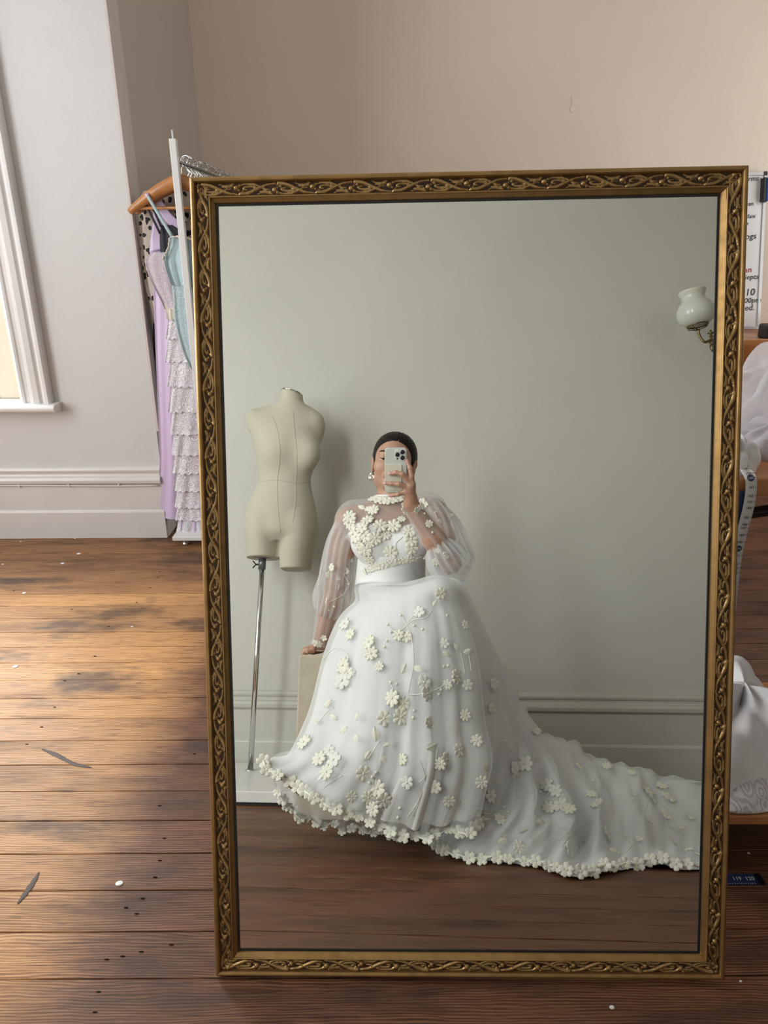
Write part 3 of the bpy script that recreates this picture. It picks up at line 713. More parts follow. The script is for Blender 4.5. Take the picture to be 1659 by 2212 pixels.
MB().grid((G - np.array([h2[0] + .03, TY + .17, TZ])) * .93 + np.array([h2[0] + .03, TY + .17, TZ]), cv=True).obj('lace_fold', MAT['lace_mauve'], o, True)
h3 = D(1607, 985, TY + .05); o, G = heap('white_ribbon', 'small white satin roll at the table edge next to the tape', 'ribbon', (h3[0] - .01, TY + .06, TZ), (.035, .04, .05), MAT['linen'], 12, 5)
# tan chair behind the table
Yc = 2.25; ct = D(1640, 738, Yc)
ch = thing('tan_chair', 'tall tan leather chair with rounded back behind the work table', 'chair', (ct[0], Yc - .2, 0))
G = np.array([[(ct[0] - .27 + .54 * s, Yc + .055 - .16 * (2 * s - 1) ** 2 + .0, .66 + (ct[2] - .66) * t_ - .055 * (abs(2 * s - 1) ** 3) * t_) for s in np.linspace(0, 1, 24)] for t_ in np.linspace(0, 1, 14)])
MB().grid(G).obj('backrest', MAT['tan_leather'], ch, True, solid=.035)
MB().span((ct[0] - .25, Yc - .38, .62), (ct[0] + .25, Yc + .03, .68)).obj('seat', MAT['tan_leather'], ch, bevel=.02, seg=3)
for sx in (-.22, .22):
    for sy in (-.38, 0): MB().tube([(ct[0] + sx, Yc + sy * .9, .62), (ct[0] + sx * 1.12, Yc + sy * 1.08, 0)], [.016, .011], 10).obj('leg', MAT['black_metal'], ch, True)
# tape measure over the table edge
tm = thing('tape_measure', 'blue and white tape measure hanging over the table edge', 'tape measure', (h3[0] + .03, TY, TZ - .1))
path = []
for px, py, dy in ((1599, 968, .10), (1606, 985, .06), (1618, 1008, .02), (1631, 1029, -.004), (1634, 1045, -.010), (1631, 1080, -.014), (1622, 1120, -.014), (1610, 1165, -.012), (1601, 1210, -.010), (1594, 1270, -.008), (1588, 1330, -.006)):
    p_ = D(px - 11, py, TY + dy); p_[2] = max(p_[2], TZ + .004) if dy > 0 else p_[2]; path.append(p_)
C_ = catmull(path, 60); G1 = []
for i in range(60):
    t_ = C_[min(i + 1, 59)] - C_[max(i - 1, 0)]; t_ /= np.linalg.norm(t_); sd = np.cross(t_, np.array([0, -1, .15])); sd /= np.linalg.norm(sd); sd = sd if sd[0] > 0 else -sd
    G1.append([C_[i] + sd * q for q in (-.010, 0, .010)])
G1 = np.array(G1)
MB().grid(G1).obj('ribbon', MAT['tape'], tm, True, solid=.0005)
MB().grid(G1[26:] + np.array([-.012, .006, -.004])).obj('back_ribbon', MAT['tape_blue'], tm, True, solid=.0005)
cum = np.concatenate([[0], np.cumsum(np.linalg.norm(np.diff(C_, axis=0), axis=1))])
i160 = int(np.argmin(np.abs(C_[:, 2] - D(1631, 1031, TY - .004)[2]) + (np.arange(60) < 12) * 9))
step = (cum[-1] - cum[i160]) / 21
for k in range(-5, 20):
    s_ = cum[i160] + k * step
    if s_ < 0 or s_ > cum[-1]: continue
    i = min(int(np.searchsorted(cum, s_)), 58); t_ = C_[i + 1] - C_[i]; t_ /= np.linalg.norm(t_)
    sd = G1[i, 2] - G1[i, 0]; sd /= np.linalg.norm(sd); nn = np.cross(sd, -t_); nn /= np.linalg.norm(nn); nn = nn if nn[1] < 0 else -nn
    big = (160 + k) % 10 == 0
    if big: MB().lathe([(.0001, 0), (.0062, 0), (.0062, .0003)], 16, frame_mat(C_[i] + nn * .0006, nn, sd)).obj('ten_mark', MAT['tape_blue'], tm)
    text(str(160 + k), .0068, C_[i] + nn * .0012 - sd * .0055 + t_ * .0025, sd, -t_, MAT['tape'] if big else MAT['tape_blue'], tm, 'numeral', extr=.0001)
    MB().box(C_[i] + nn * .0007 + sd * .0080, (.004, .0003, .0005)).obj('tick', MAT['tape_blue'], tm)
# tape lying on the floor
fv = ray(1612, 1900); fpz = EYE + fv * (-H / fv[2])
ft = thing('tape_measure', 'end of a navy tape measure lying on the floorboards right of the mirror', 'tape measure', (fpz[0], fpz[1], 0))
MB().span((fpz[0] - .12, fpz[1] - .0125, .0004), (fpz[0] + .020, fpz[1] + .0125, .0014)).obj('ribbon', MAT['tape_blue'], ft)
MB().span((fpz[0] + .020, fpz[1] - .0125, .0004), (fpz[0] + .033, fpz[1] + .0125, .0020)).obj('end_tab', MAT['black_metal'], ft)
for s, dx in (('118', -.060), ('119', -.028), ('120', -.002)): text(s, .0125, (fpz[0] + dx, fpz[1] - .003, .0018), (1, 0, 0), (0, 1, 0), MAT['tape'], ft, 'numeral', extr=.0001)
for k in range(26): MB().span((fpz[0] - .10 + k * .0045, fpz[1] - .0122, .0014), (fpz[0] - .0995 + k * .0045, fpz[1] - .009, .0017)).obj('tick', MAT['tape'], ft)
# low bench with a folded white dress
bv = ray(1640, 1765); bz = .165; bp = EYE + bv * ((bz - H) / bv[2])
bn = thing('low_bench', 'low wooden bench under the table right of the mirror', 'bench', (bp[0] + .2, bp[1] + .22, 0))
for k in range(3): MB().span((.56, bp[1] + .002 + .15 * k, bz - .022), (1.5, bp[1] + .147 + .15 * k, bz)).obj('slat', MAT['table_wood'], bn, bevel=.003)
for x in (.62, 1.45): MB().span((x - .02, bp[1] + .03, 0), (x + .02, bp[1] + .42, bz - .022)).obj('leg', MAT['table_wood'], bn, bevel=.003)
o, G = heap('white_dress_bundle', 'folded white dress with lace edge lying on the low bench', 'garment', (bp[0] + .05, bp[1] + .22, bz), (.20, .185, .13), MAT['linen'], 17, 6, 80)
G2 = G.copy(); G2[..., 2] = bz + .004 + .35 * (G[..., 2] - bz); G2[..., :2] = np.array([bp[0] + .09, bp[1] + .20]) + 1.02 * (G[..., :2] - np.array([bp[0] + .05, bp[1] + .22])); MB().grid(G2, cv=True).obj('lace_edge', MAT['lace_white'], o, True)
# whiteboard leaning on a desk at the back wall
DZ = .745
dk = thing('back_desk', 'desk against the back wall carrying the whiteboard', 'desk', (2.05, YB - .35, 0))
MB().span((1.3, YB - .72, DZ - .03), (2.75, YB - .03, DZ)).obj('desk_top', MAT['table_wood'], dk, bevel=.004)
for x in (1.36, 2.68):
    for yy in (YB - .66, YB - .1): MB().span((x - .025, yy - .025, 0), (x + .025, yy + .025, DZ - .03)).obj('leg', MAT['table_wood'], dk)
wt = D(1655, 373, YB - .025); wb = D(1637, 722, YB - .025 - .20); wb[0] = wt[0]
# the board: right edge through wt, foot on the desk
foot = np.array([wt[0], YB - .235, DZ + .004]); upw = wt - foot; WHt = np.linalg.norm(upw); upw /= WHt
wn = np.cross(np.array([1., 0, 0]), upw)
wbd = thing('whiteboard', 'whiteboard with handwritten notes leaning on the back wall', 'whiteboard', foot - np.array([.5, 0, 0]))
WB = lambda x, y_, h: foot + np.array([x, 0, 0]) + upw * y_ + wn * h
def wbox(x0, x1, y0, y1, h0, h1): return MB().add([WB(x, y_, h) for x in (x0, x1) for y_ in (y0, y1) for h in (h0, h1)], BOXF)
wbox(-.98, -.015, .015, WHt - .015, .0, .010).obj('panel', MAT['whiteboard'], wbd)
for a in ((-1, 0, 0, .018), (-1, 0, WHt - .018, WHt), (-1, -.982, .018, WHt - .018), (-.018, 0, .018, WHt - .018)): wbox(*a, .0, .016).obj('board_frame', MAT['aluminium'], wbd, bevel=.002)
wbox(-.021, 0, WHt - .019, WHt + .002, -.002, .018).obj('corner_cap', MAT['black'], wbd, bevel=.003)
def board_hit(px, py):
    v = ray(px, py); t_ = ((foot - EYE) @ wn + .0104) / (v @ wn); return EYE + v * t_
for s, px, py, hpx, mt in [('erms', 1608, 392, 17, 'ink'), ('v', 1641, 389, 12, 'ink'), ('ean', 1610, 445, 14, 'ink'), ('ifani', 1611, 472, 14, 'ink'), ('a', 1612, 486, 12, 'ink'), ('ogs', 1609, 517, 20, 'ink'), ('an', 1607, 589, 20, 'red_ink'), ('iepts', 1609, 604, 17, 'ink'), ('10', 1609, 639, 24, 'ink'), ('00pm', 1607, 655, 18, 'ink'), ('ed.', 1608, 671, 20, 'ink')]:
    text(s, hpx * .82 * 4.05 / FPX, board_hit(px, py), (1, 0, .10), upw + np.array([0, 0, 0.]), MAT[mt], wbd, 'handwriting', .15)
e0 = board_hit(1640, 438)
er = thing('board_eraser', 'black and blue magnetic eraser stuck on the whiteboard', 'eraser', e0)
for (x0, x1, mt, nm_) in ((0, .018, 'black', 'felt'), (.018, .034, 'blue_felt', 'handle')):
    MB().add([e0 + np.array([x, 0, 0]) + upw * y_ + wn * h for x in (x0 + .004 * 0, x1) for y_ in (0, .118) for h in (.0, .035)], BOXF).obj(nm_, MAT[mt], er, bevel=.005)
pp = D(1662, 700, YB - .30)
po = thing('terracotta_pot', 'terracotta pot on the back desk beside the whiteboard', 'pot', (pp[0] + .035, YB - .40, DZ))
MB().lathe([(.050, 0), (.062, .10), (.066, .102), (.066, .125), (.058, .125), (.05, .03)], 24, Matrix.Translation((pp[0] + .035, YB - .40, DZ))).obj('pot_body', MAT['terracotta'], po, True)
kp = D(1650, 733, YB - .52)
ko = thing('sewing_caddy', 'black caddy with a white thread reel on the back desk', 'caddy', (kp[0] + .03, YB - .55, DZ))
MB().span((kp[0] - .03, YB - .60, DZ), (kp[0] + .10, YB - .50, DZ + .07)).obj('tray', MAT['black'], ko, bevel=.01)
MB().lathe([(.016, 0), (.016, .004), (.012, .005), (.012, .032), (.016, .033), (.016, .037)], 16, Matrix.Translation((kp[0] + .0, YB - .55, DZ + .075)) @ Matrix.Rotation(PI / 2, 4, 'Y')).obj('thread_reel', MAT['linen'], ko, True)
# ------------------------------------------------------------------ smooth solid shapes (bodies) as one continuous skin
class Solid:
    def __init__(s): s.p = []
    def cone(s, a, b, ra, rb, k=.02): s.p.append(('c', np.array(a, float), np.array(b, float), ra, rb, k)); return s
    def ell(s, c, r, k=.02, R=None, sub=False): s.p.append(('e', np.array(c, float), np.array(r, float), R, sub, k)); return s
    def chain(s, pts, rs, k=.02):
        for i in range(len(pts) - 1): s.cone(pts[i], pts[i + 1], rs[i], rs[i + 1], k)
        return s
    def cut(s, p, n): s.p.append(('h', np.array(p, float), np.array(n, float))); return s
    def stack(s, sec, k=.02):      # (z, cx, cy, half width, half depth)
        s.p.append(('s', np.array(sec, float), k)); return s
    def field(s, lo, hi, h, off=0.0):
        n = np.ceil((np.array(hi) - np.array(lo)) / h).astype(int) + 1
        F = np.full(n, 1.0, np.float32); ax = [lo[i] + h * np.arange(n[i]) for i in range(3)]
        for q in s.p:
            if q[0] == 'c': mn = np.minimum(q[1] - q[3], q[2] - q[4]); mx = np.maximum(q[1] + q[3], q[2] + q[4]); k = q[5]
            elif q[0] == 'e': r = max(q[2]) if q[3] is not None else q[2]; mn = q[1] - r; mx = q[1] + r; k = q[5]
            elif q[0] == 's':
                a = q[1]; mn = np.array([(a[:, 1] - a[:, 3]).min(), (a[:, 2] - a[:, 4]).min(), a[0, 0]]); mx = np.array([(a[:, 1] + a[:, 3]).max(), (a[:, 2] + a[:, 4]).max(), a[-1, 0]]); k = q[2]
            else: mn = np.array(lo); mx = np.array(hi); k = 0
            mg = off + 1.5 * k + 3 * h
            sl = []
            for i in range(3):
                i0 = max(0, int((mn[i] - mg - lo[i]) / h)); i1 = min(n[i], int((mx[i] + mg - lo[i]) / h) + 2)
                sl.append(slice(i0, max(i1, i0)))
            if any(c.stop <= c.start for c in sl): continue
            X, Y_, Z = np.meshgrid(ax[0][sl[0]], ax[1][sl[1]], ax[2][sl[2]], indexing='ij')
            if q[0] == 'c':
                a, b, ra, rb = q[1:5]; ab = b - a; L2 = ab @ ab + 1e-12
                t_ = np.clip(((X - a[0]) * ab[0] + (Y_ - a[1]) * ab[1] + (Z - a[2]) * ab[2]) / L2, 0, 1)
                d = np.sqrt((X - a[0] - t_ * ab[0]) ** 2 + (Y_ - a[1] - t_ * ab[1]) ** 2 + (Z - a[2] - t_ * ab[2]) ** 2) - (ra + (rb - ra) * t_)
            elif q[0] == 'e':
                dx, dy, dz = X - q[1][0], Y_ - q[1][1], Z - q[1][2]
                if q[3] is not None:
                    Rm = q[3]; dx, dy, dz = Rm[0][0] * dx + Rm[1][0] * dy + Rm[2][0] * dz, Rm[0][1] * dx + Rm[1][1] * dy + Rm[2][1] * dz, Rm[0][2] * dx + Rm[1][2] * dy + Rm[2][2] * dz
                r = q[2]; k0 = np.sqrt((dx / r[0]) ** 2 + (dy / r[1]) ** 2 + (dz / r[2]) ** 2) + 1e-9
                k1 = np.sqrt((dx / r[0] ** 2) ** 2 + (dy / r[1] ** 2) ** 2 + (dz / r[2] ** 2) ** 2) + 1e-9
                d = k0 * (k0 - 1) / k1
            elif q[0] == 's':
                a = q[1]; zz = np.clip(Z, a[0, 0], a[-1, 0]); zi = ax[2][sl[2]]
                zs = np.linspace(a[0, 0], a[-1, 0], 80); cr = catmull_z(a, zs)
                I = [np.interp(np.clip(zi, a[0, 0], a[-1, 0]), zs, cr[:, j]) for j in range(1, 5)]
                w_ = np.sqrt(((X - I[0]) / I[2]) ** 2 + ((Y_ - I[1]) / I[3]) ** 2) + 1e-9
                gw = np.sqrt(((X - I[0]) / I[2] ** 2) ** 2 + ((Y_ - I[1]) / I[3] ** 2) ** 2) + 1e-9
                d = w_ * (w_ - 1) / gw
                oz = np.maximum(np.maximum(a[0, 0] - Z, Z - a[-1, 0]), -1); d = np.where(oz > 0, np.sqrt(np.maximum(d, 0) ** 2 + oz ** 2), np.maximum(d, oz))
            else:
                d = (X - q[1][0]) * q[2][0] + (Y_ - q[1][1]) * q[2][1] + (Z - q[1][2]) * q[2][2]
                F[sl[0], sl[1], sl[2]] = np.maximum(F[sl[0], sl[1], sl[2]], d + 0); continue
            d = d - off; A = F[sl[0], sl[1], sl[2]]
            if q[0] == 'e' and q[4]:
                hh = np.maximum(k - np.abs(A + d), 0) / k; F[sl[0], sl[1], sl[2]] = np.maximum(A, -d) + hh * hh * k / 4
            else:
                hh = np.maximum(k - np.abs(A - d), 0) / k; F[sl[0], sl[1], sl[2]] = np.minimum(A, d) - hh * hh * k / 4
        return F
    def skin(s, lo, hi, h, off=0.0): return nets(s.field(lo, hi, h, off), np.array(lo, float), h)
def catmull_z(a, zs):
    out = np.zeros((len(zs), 5)); out[:, 0] = zs
    # smooth (monotone-ish) interpolation of each column over z
    for j in range(1, 5):
        m_ = np.gradient(a[:, j], a[:, 0]); i = np.clip(np.searchsorted(a[:, 0], zs) - 1, 0, len(a) - 2)
        dz = a[i + 1, 0] - a[i, 0]; t_ = (zs - a[i, 0]) / dz
        out[:, j] = (2 * t_ ** 3 - 3 * t_ ** 2 + 1) * a[i, j] + (t_ ** 3 - 2 * t_ ** 2 + t_) * dz * m_[i] + (-2 * t_ ** 3 + 3 * t_ ** 2) * a[i + 1, j] + (t_ ** 3 - t_ ** 2) * dz * m_[i + 1]
    return out
def nets(F, o, h):
    s = F < 0; c = np.zeros(tuple(q - 1 for q in F.shape), np.int8)
    CO = [(i, j, k) for i in (0, 1) for j in (0, 1) for k in (0, 1)]
    sub = lambda A, q: A[q[0]:A.shape[0] - 1 + q[0], q[1]:A.shape[1] - 1 + q[1], q[2]:A.shape[2] - 1 + q[2]]
    for q in CO: c += sub(s, q)
    m_ = (c > 0) & (c < 8); ids = np.argwhere(m_); idx = np.full(m_.shape, -1, np.int64); idx[m_] = np.arange(len(ids))
    acc = np.zeros((len(ids), 3)); cnt = np.zeros(len(ids)); val = {q: F[ids[:, 0] + q[0], ids[:, 1] + q[1], ids[:, 2] + q[2]].astype(float) for q in CO}
    for a in CO:
        for x in range(3):
            if a[x]: continue
            b = tuple(1 if i == x else a[i] for i in range(3)); fa, fb = val[a], val[b]; cr = (fa < 0) != (fb < 0)
            t_ = np.where(cr, fa / np.where(cr, fa - fb, 1), 0); p_ = np.tile(np.array(a, float), (len(ids), 1)); p_[:, x] += t_
            acc += np.where(cr[:, None], p_, 0); cnt += cr
    V_ = o + h * (ids + acc / cnt[:, None]); Fc = []
    for x in range(3):
        y_, z = (x + 1) % 3, (x + 2) % 3
        e = [slice(None)] * 3; e2 = [slice(None)] * 3; e[x] = slice(0, -1); e2[x] = slice(1, None)
        d = s[tuple(e)] != s[tuple(e2)]; g = np.argwhere(d)
        ok = (g[:, y_] > 0) & (g[:, z] > 0) & (g[:, y_] < F.shape[y_] - 1) & (g[:, z] < F.shape[z] - 1); g = g[ok]
        def cell(dy, dz):
            q = g.copy(); q[:, y_] += dy; q[:, z] += dz; return idx[q[:, 0], q[:, 1], q[:, 2]]
        quad = np.stack([cell(-1, -1), cell(0, -1), cell(0, 0), cell(-1, 0)], 1); fl_ = ~s[g[:, 0], g[:, 1], g[:, 2]]
        quad[fl_] = quad[fl_][:, ::-1]; Fc.append(quad)
    return V_, np.concatenate(Fc)

# ------------------------------------------------------------------ pedestal, wall lamp, dress form
b0 = Rf(652, 1415, -.30); BX, BZ = b0[0], b0[2]
bx = thing('pedestal_box', 'stained cream plinth box she sits and leans on', 'plinth', (BX + .28, -.60, 0))
MB().span((BX - .012, -.88, 0), (BX + .56, -.30, BZ)).obj('box_shell', MAT['pedestal'], bx, bevel=.006)
MB().span((BX - .006, -.874, BZ), (BX + .554, -.306, BZ + .0015)).obj('top_panel', MAT['pedestal'], bx)
# gas-style wall lamp
MAT['bronze'] = plain('aged_brass', (.20, .155, .075), .38, .85, var=.3, vscale=40)
t = NT('etched_opal_glass'); nz = t.n('TexVoronoi', {'Vector': t.objc(), 'Scale': 160.0}); z_ = t.n('SeparateXYZ', {0: t.objc()}).outputs[2]
band = t.math('MULTIPLY', t.math('GREATER_THAN', z_, .035), t.math('LESS_THAN', z_, .078))
c = t.mix(t.math('MULTIPLY', band, t.math('LESS_THAN', nz.outputs['Distance'], .28)), (.74, .735, .66), (.44, .40, .33))
t.set(t.b, 'Base Color', c); t.p(Roughness=.14, Transmission_Weight=.12, Subsurface_Weight=.25, Subsurface_Scale=.02); MAT['opal'] = t.m
lc = Rf(1507, 703, -1.02)                            # bottom of the shade
wl = thing('wall_lamp', 'brass gas-style wall lamp with a globe of opal glass on the rear wall', 'wall lamp', (lc[0] + .22, YR, lc[2] - .1))
tilt = Matrix.Translation(Vector(lc.tolist())) @ Matrix.Rotation(math.radians(-8), 4, 'Y') @ Matrix.Rotation(math.radians(-8), 4, 'X') @ Matrix.Scale(1.14, 4)
MB().lathe([(.034, .0), (.052, .006), (.070, .022), (.078, .045), (.077, .068), (.066, .092), (.052, .106), (.047, .116), (.049, .130), (.056, .142), (.058, .150), (.054, .150), (.044, .120), (.046, .110), (.062, .090), (.073, .066), (.074, .046), (.066, .024), (.049, .009), (.034, .003)], 40, tilt).obj('glass_shade', MAT['opal'], wl, True)
ring = MB().tube([tilt @ Vector((.042 * math.cos(a), .042 * math.sin(a), .0)) for a in np.linspace(0, 2 * PI, 28, endpoint=False)], .0035, 8, closed=True)
ring.tube([tilt @ Vector((.040 * math.cos(a), .040 * math.sin(a), -.008)) for a in np.linspace(0, 2 * PI, 28, endpoint=False)], .0022, 6, closed=True)
for a in (0.4, 2.5, 4.6): ring.tube([tilt @ Vector((.042 * math.cos(a), .042 * math.sin(a), .004)), tilt @ Vector((.030 * math.cos(a), .030 * math.sin(a), -.012)), tilt @ Vector((0, 0, -.022))], .003, 6)
ring.obj('gallery', MAT['bronze'], wl, True)
fin = Rf(1537, 735, -1.05)
arm = catmull([tilt @ Vector((0, 0, -.018)), tilt @ Vector((.002, 0, -.05)), lc + np.array([.030, -.005, -.085]), fin, fin + np.array([.08, -.03, .004]), fin + np.array([.17, -.11, .0]), np.array([fin[0] + .18, YR + .012, fin[2]])], 60)
MB().tube(arm, .0062, 10).obj('arm', MAT['bronze'], wl, True)
MB().lathe([(.0005, -.062), (.006, -.055), (.012, -.040), (.010, -.024), (.005, -.018), (.013, -.014), (.013, -.010), (.006, -.006), (.009, .002), (.006, .010), (.010, .020), (.006, .024), (.006, .034), (.017, .038), (.004, .045), (.005, .052), (.0005, .056)], 16, Matrix.Translation(Vector(fin.tolist()))).obj('finial', MAT['bronze'], wl, True)
MB().lathe([(.055, 0), (.055, .006), (.040, .012), (.018, .020), (.008, .03)], 24, Matrix.Translation((fin[0] + .18, YR, fin[2])) @ Matrix.Rotation(-PI / 2, 4, 'X')).obj('wall_rose', MAT['bronze'], wl, True)

# dress form
MY = -1.0
def mz(px, py, Y=MY): return Rf(px, py, Y)
def sec(pl, pr, py, dep, cy=0.0):
    a, b_ = mz(pl, py), mz(pr, py); return (a[2], (a[0] + b_[0]) / 2, MY + cy, (b_[0] - a[0]) / 2, dep)
secs = [sec(556, 660, 1172, .085), sec(538, 678, 1160, .110), sec(529, 685, 1130, .120), sec(533, 682, 1098, .114, .002), sec(546, 676, 1070, .100, .006), sec(560.5, 671.5, 1044, .090, .008), sec(557, 677, 1010, .096, .010), sec(551, 688, 972, .112, .014), sec(543, 695, 940, .104, .008), sec(536, 698, 912, .080, .0), sec(538, 690, 893, .062, -.008), sec(566, 672, 880, .050, -.012)]
fm_ = Solid().stack(secs, .02)
nk, nt = mz(629, 895), mz(630, 850)
fm_.cone(nk - np.array([0, .008, .02]), nt + np.array([0, .0, .01]), .062, .053, .05)
for px, py in ((668, 978), (596, 975)):
    q = mz(px, py, MY + .085); fm_.ell((q[0], MY + .070, q[2]), (.046, .046, .054), .075)
hl, hr = mz(570, 1150), mz(645, 1150); tl_, tr_ = mz(569, 1212), mz(636, 1240)
legs = [[(534.5, 602, 1225, .090), (533, 605, 1190, .100), (531, 608, 1165, .112), (532, 607, 1135, .116), (545, 600, 1108, .095), (560, 590, 1092, .05)], [(601, 669, 1250, .088), (601, 675, 1205, .098), (604, 683, 1170, .110), (606, 684, 1135, .115), (615, 672, 1108, .095), (625, 660, 1092, .05)]]
for L in legs: fm_.stack([sec(a_, b2, y2, d2) for a_, b2, y2, d2 in L], .018)
for px, py in ((551, 908), (684, 926)): q = mz(px, py); fm_.ell((q[0], MY - .005, q[2]), (.030, .045, .055), .04)
cl = mz(569, 1206)[2]; crr = mz(636, 1231)[2]; xm = mz(606, 1215)[0]
df = thing('dress_form', 'cream calico dress form on a chrome pole, standing behind her at the rear wall', 'dress form', (mz(540, 1680)[0], MY, 0))
lo = np.array([-.83, -1.17, .86]); hi = np.array([-.33, -.83, 1.86])
Fm = fm_.field(lo, hi, .005)
gx = lo[0] + .005 * np.arange(Fm.shape[0]); gz = lo[2] + .005 * np.arange(Fm.shape[2])
zc_ = np.where(gx[:, None] < xm + .004, cl, crr) - gz[None, :]
Fm = np.maximum(Fm, zc_[:, None, :].astype(np.float32))
tn = np.array([.26, .0, 1.0]); tn /= np.linalg.norm(tn); GX, GY, GZ = np.meshgrid(gx, lo[1] + .005 * np.arange(Fm.shape[1]), gz, indexing='ij')
Fm = np.maximum(Fm, ((GX - nt[0]) * tn[0] + (GZ - nt[2]) * tn[2]).astype(np.float32)); del GX, GY, GZ
V_, F_ = nets(Fm, lo, .005); body_o = np_obj('torso', V_, F_, MAT['calico'], df)
fbv = BVHTree.FromPolygons([Vector(v) for v in V_], F_.tolist())
MB().lathe([(.050, -.004), (.057, -.003), (.058, .002), (.055, .005), (.0001, .006)], 32, frame_mat(nt + tn * .001, tn)).obj('neck_cap', MAT['chrome'], df, True)
def seam(pxs, name='seam'):
    P = []
    for px, py in catmull(np.array(pxs, float), 40):
        q, d = mray(px, py); hit = fbv.ray_cast(Vector(q), Vector(d))
        if hit[0] is not None: P.append(np.array(hit[0]) + .0004 * np.array(hit[1]))
    if len(P) > 3: MB().tube(P, .0013, 5).obj(name, MAT['calico'], df, True)
seam([(633, 890), (636, 930), (641, 975), (640, 1030), (638, 1043), (639, 1080), (632, 1130)])
seam([(587, 898), (598, 925), (605, 975), (600, 1030), (599, 1037), (600, 1090), (606, 1148)])
seam([(562, 1040), (600, 1037), (638, 1043), (670, 1040)], 'waist_seam')
pt, pb = mz(567, 1205), mz(540, 1680, MY)
pb = np.array([pb[0], MY, .05])
ax_ = (pt - pb) / np.linalg.norm(pt - pb)
MB().tube([pb, pt + ax_ * .05], .0125, 20).obj('pole', MAT['chrome'], df, True)
MB().tube([pt - ax_ * .055, pt + ax_ * .004], .0175, 20).obj('clamp_collar', MAT['grey_metal'], df, True)
MB().lathe([(.0175, 0), (.0175, .006), (.024, .006), (.024, 0)], 20, Matrix.Translation(Vector((pb - ax_ * 0).tolist()))).obj('pole_flange', MAT['chrome'], df, True)
MB().lathe([(.042, 0), (.042, .004)], 24, Matrix.Translation(Vector((pt + np.array([0, 0, -.003])).tolist()))).obj('socket_plate', MAT['grey_metal'], df, True)
wp = pt - ax_ * .032 + np.array([-.028, .004, 0]); wsb = MB().tube([pt - ax_ * .032, wp], .004, 8)
for s in (-1, 1): wsb.tube([wp, wp + np.array([-.008, 0, .009 * s]), wp + np.array([-.015, 0, .017 * s])], [.004, .006, .005], 8, flat=.5)
wsb.obj('wing_screw', MAT['black_metal'], df, True)
pf = Rz(495, 1738, 0.0); pl_ = Rf(486, 1700, -.60)
MB().span((-.98, -1.22, .012), (-.405, pf[1] + .02, .052)).obj('base_plinth', MAT['gloss_white'], df, bevel=.003)
MB().span((-.96, -1.20, 0), (-.42, pf[1] + .005, .012)).obj('base_gap_fill', MAT['black'], df)  # solid black slab standing in for the dark gap under the plinth
# ------------------------------------------------------------------ the woman
PU = lambda u, v, w_: EYE + RT * u + UP * v + FW * w_          # phone coordinates: right, up, out of its back
person = thing('person', 'woman in an embroidered white bridal gown seated and raising a phone to the mirror', 'person', (-.03, -.35, 0))
# head frame
he = Rf(846, 989, -.285)                                        # between the eyes
th_ = math.radians(6.5)                                         # the head leans
Hx = np.array([math.cos(th_), .05, -math.sin(th_)]); Hx /= np.linalg.norm(Hx); Hz0 = np.array([math.sin(th_), .06, math.cos(th_)]); Hy = np.cross(Hz0, Hx); Hy /= np.linalg.norm(Hy); Hz = np.cross(Hx, Hy)
HC = he - Hy * .088
RH = np.stack([Hx, Hy, Hz], 1)
hp = lambda x, y_, z: HC + Hx * x + Hy * y_ + Hz * z
B = Solid()
# skull, face
B.ell(hp(0, -.012, .040), (.0735, .094, .074), .02, RH).ell(hp(0, .030, -.012), (.066, .060, .080), .03, RH)
B.ell(hp(0, .034, -.066), (.050, .046, .044), .03, RH).ell(hp(0, .066, -.098), (.022, .018, .016), .02, RH)
for s in (-1, 1):
    B.ell(hp(.038 * s, .060, -.030), (.026, .024, .026), .025, RH)                 # cheek
    B.ell(hp(.050 * s, .010, -.070), (.016, .030, .028), .02, RH)                  # jaw corner
    B.ell(hp(.032 * s, .100, -.000), (.021, .016, .013), .012, RH, sub=True)       # eye socket
    B.ell(hp(.032 * s, .0765, -.001), (.0145, .0125, .0115), .005, RH)             # lid over the eye
    B.cone(hp(.014 * s, .0895, .017), hp(.048 * s, .078, .017), .0065, .005, .014)     # brow ridge
    B.ell(hp(.0785 * s, -.006, -.014), (.008, .018, .032), .005, RH).ell(hp(.0835 * s, -.011, .004), (.007, .016, .018), .004, RH)  # ear
    B.ell(hp(.0885 * s, .000, -.006), (.005, .009, .014), .003, RH, sub=True)
    B.cone(hp(.008 * s, .101, -.040), hp(.0095 * s, .098, -.041), .0055, .005, .006)   # nostril wing
B.cone(hp(0, .090, .010), hp(0, .1085, -.032), .0065, .0085, .010).ell(hp(0, .108, -.036), (.009, .008, .007), .006, RH)
B.cone(hp(-.020, .084, -.0655), hp(0, .0955, -.0625), .0035, .0052, .006).cone(hp(0, .0955, -.0625), hp(.020, .084, -.0655), .0052, .0035, .006)
B.cone(hp(-.018, .083, -.0715), hp(0, .0935, -.0735), .0035, .0062, .006).cone(hp(0, .0935, -.0735), hp(.018, .083, -.0715), .0062, .0035, .006)
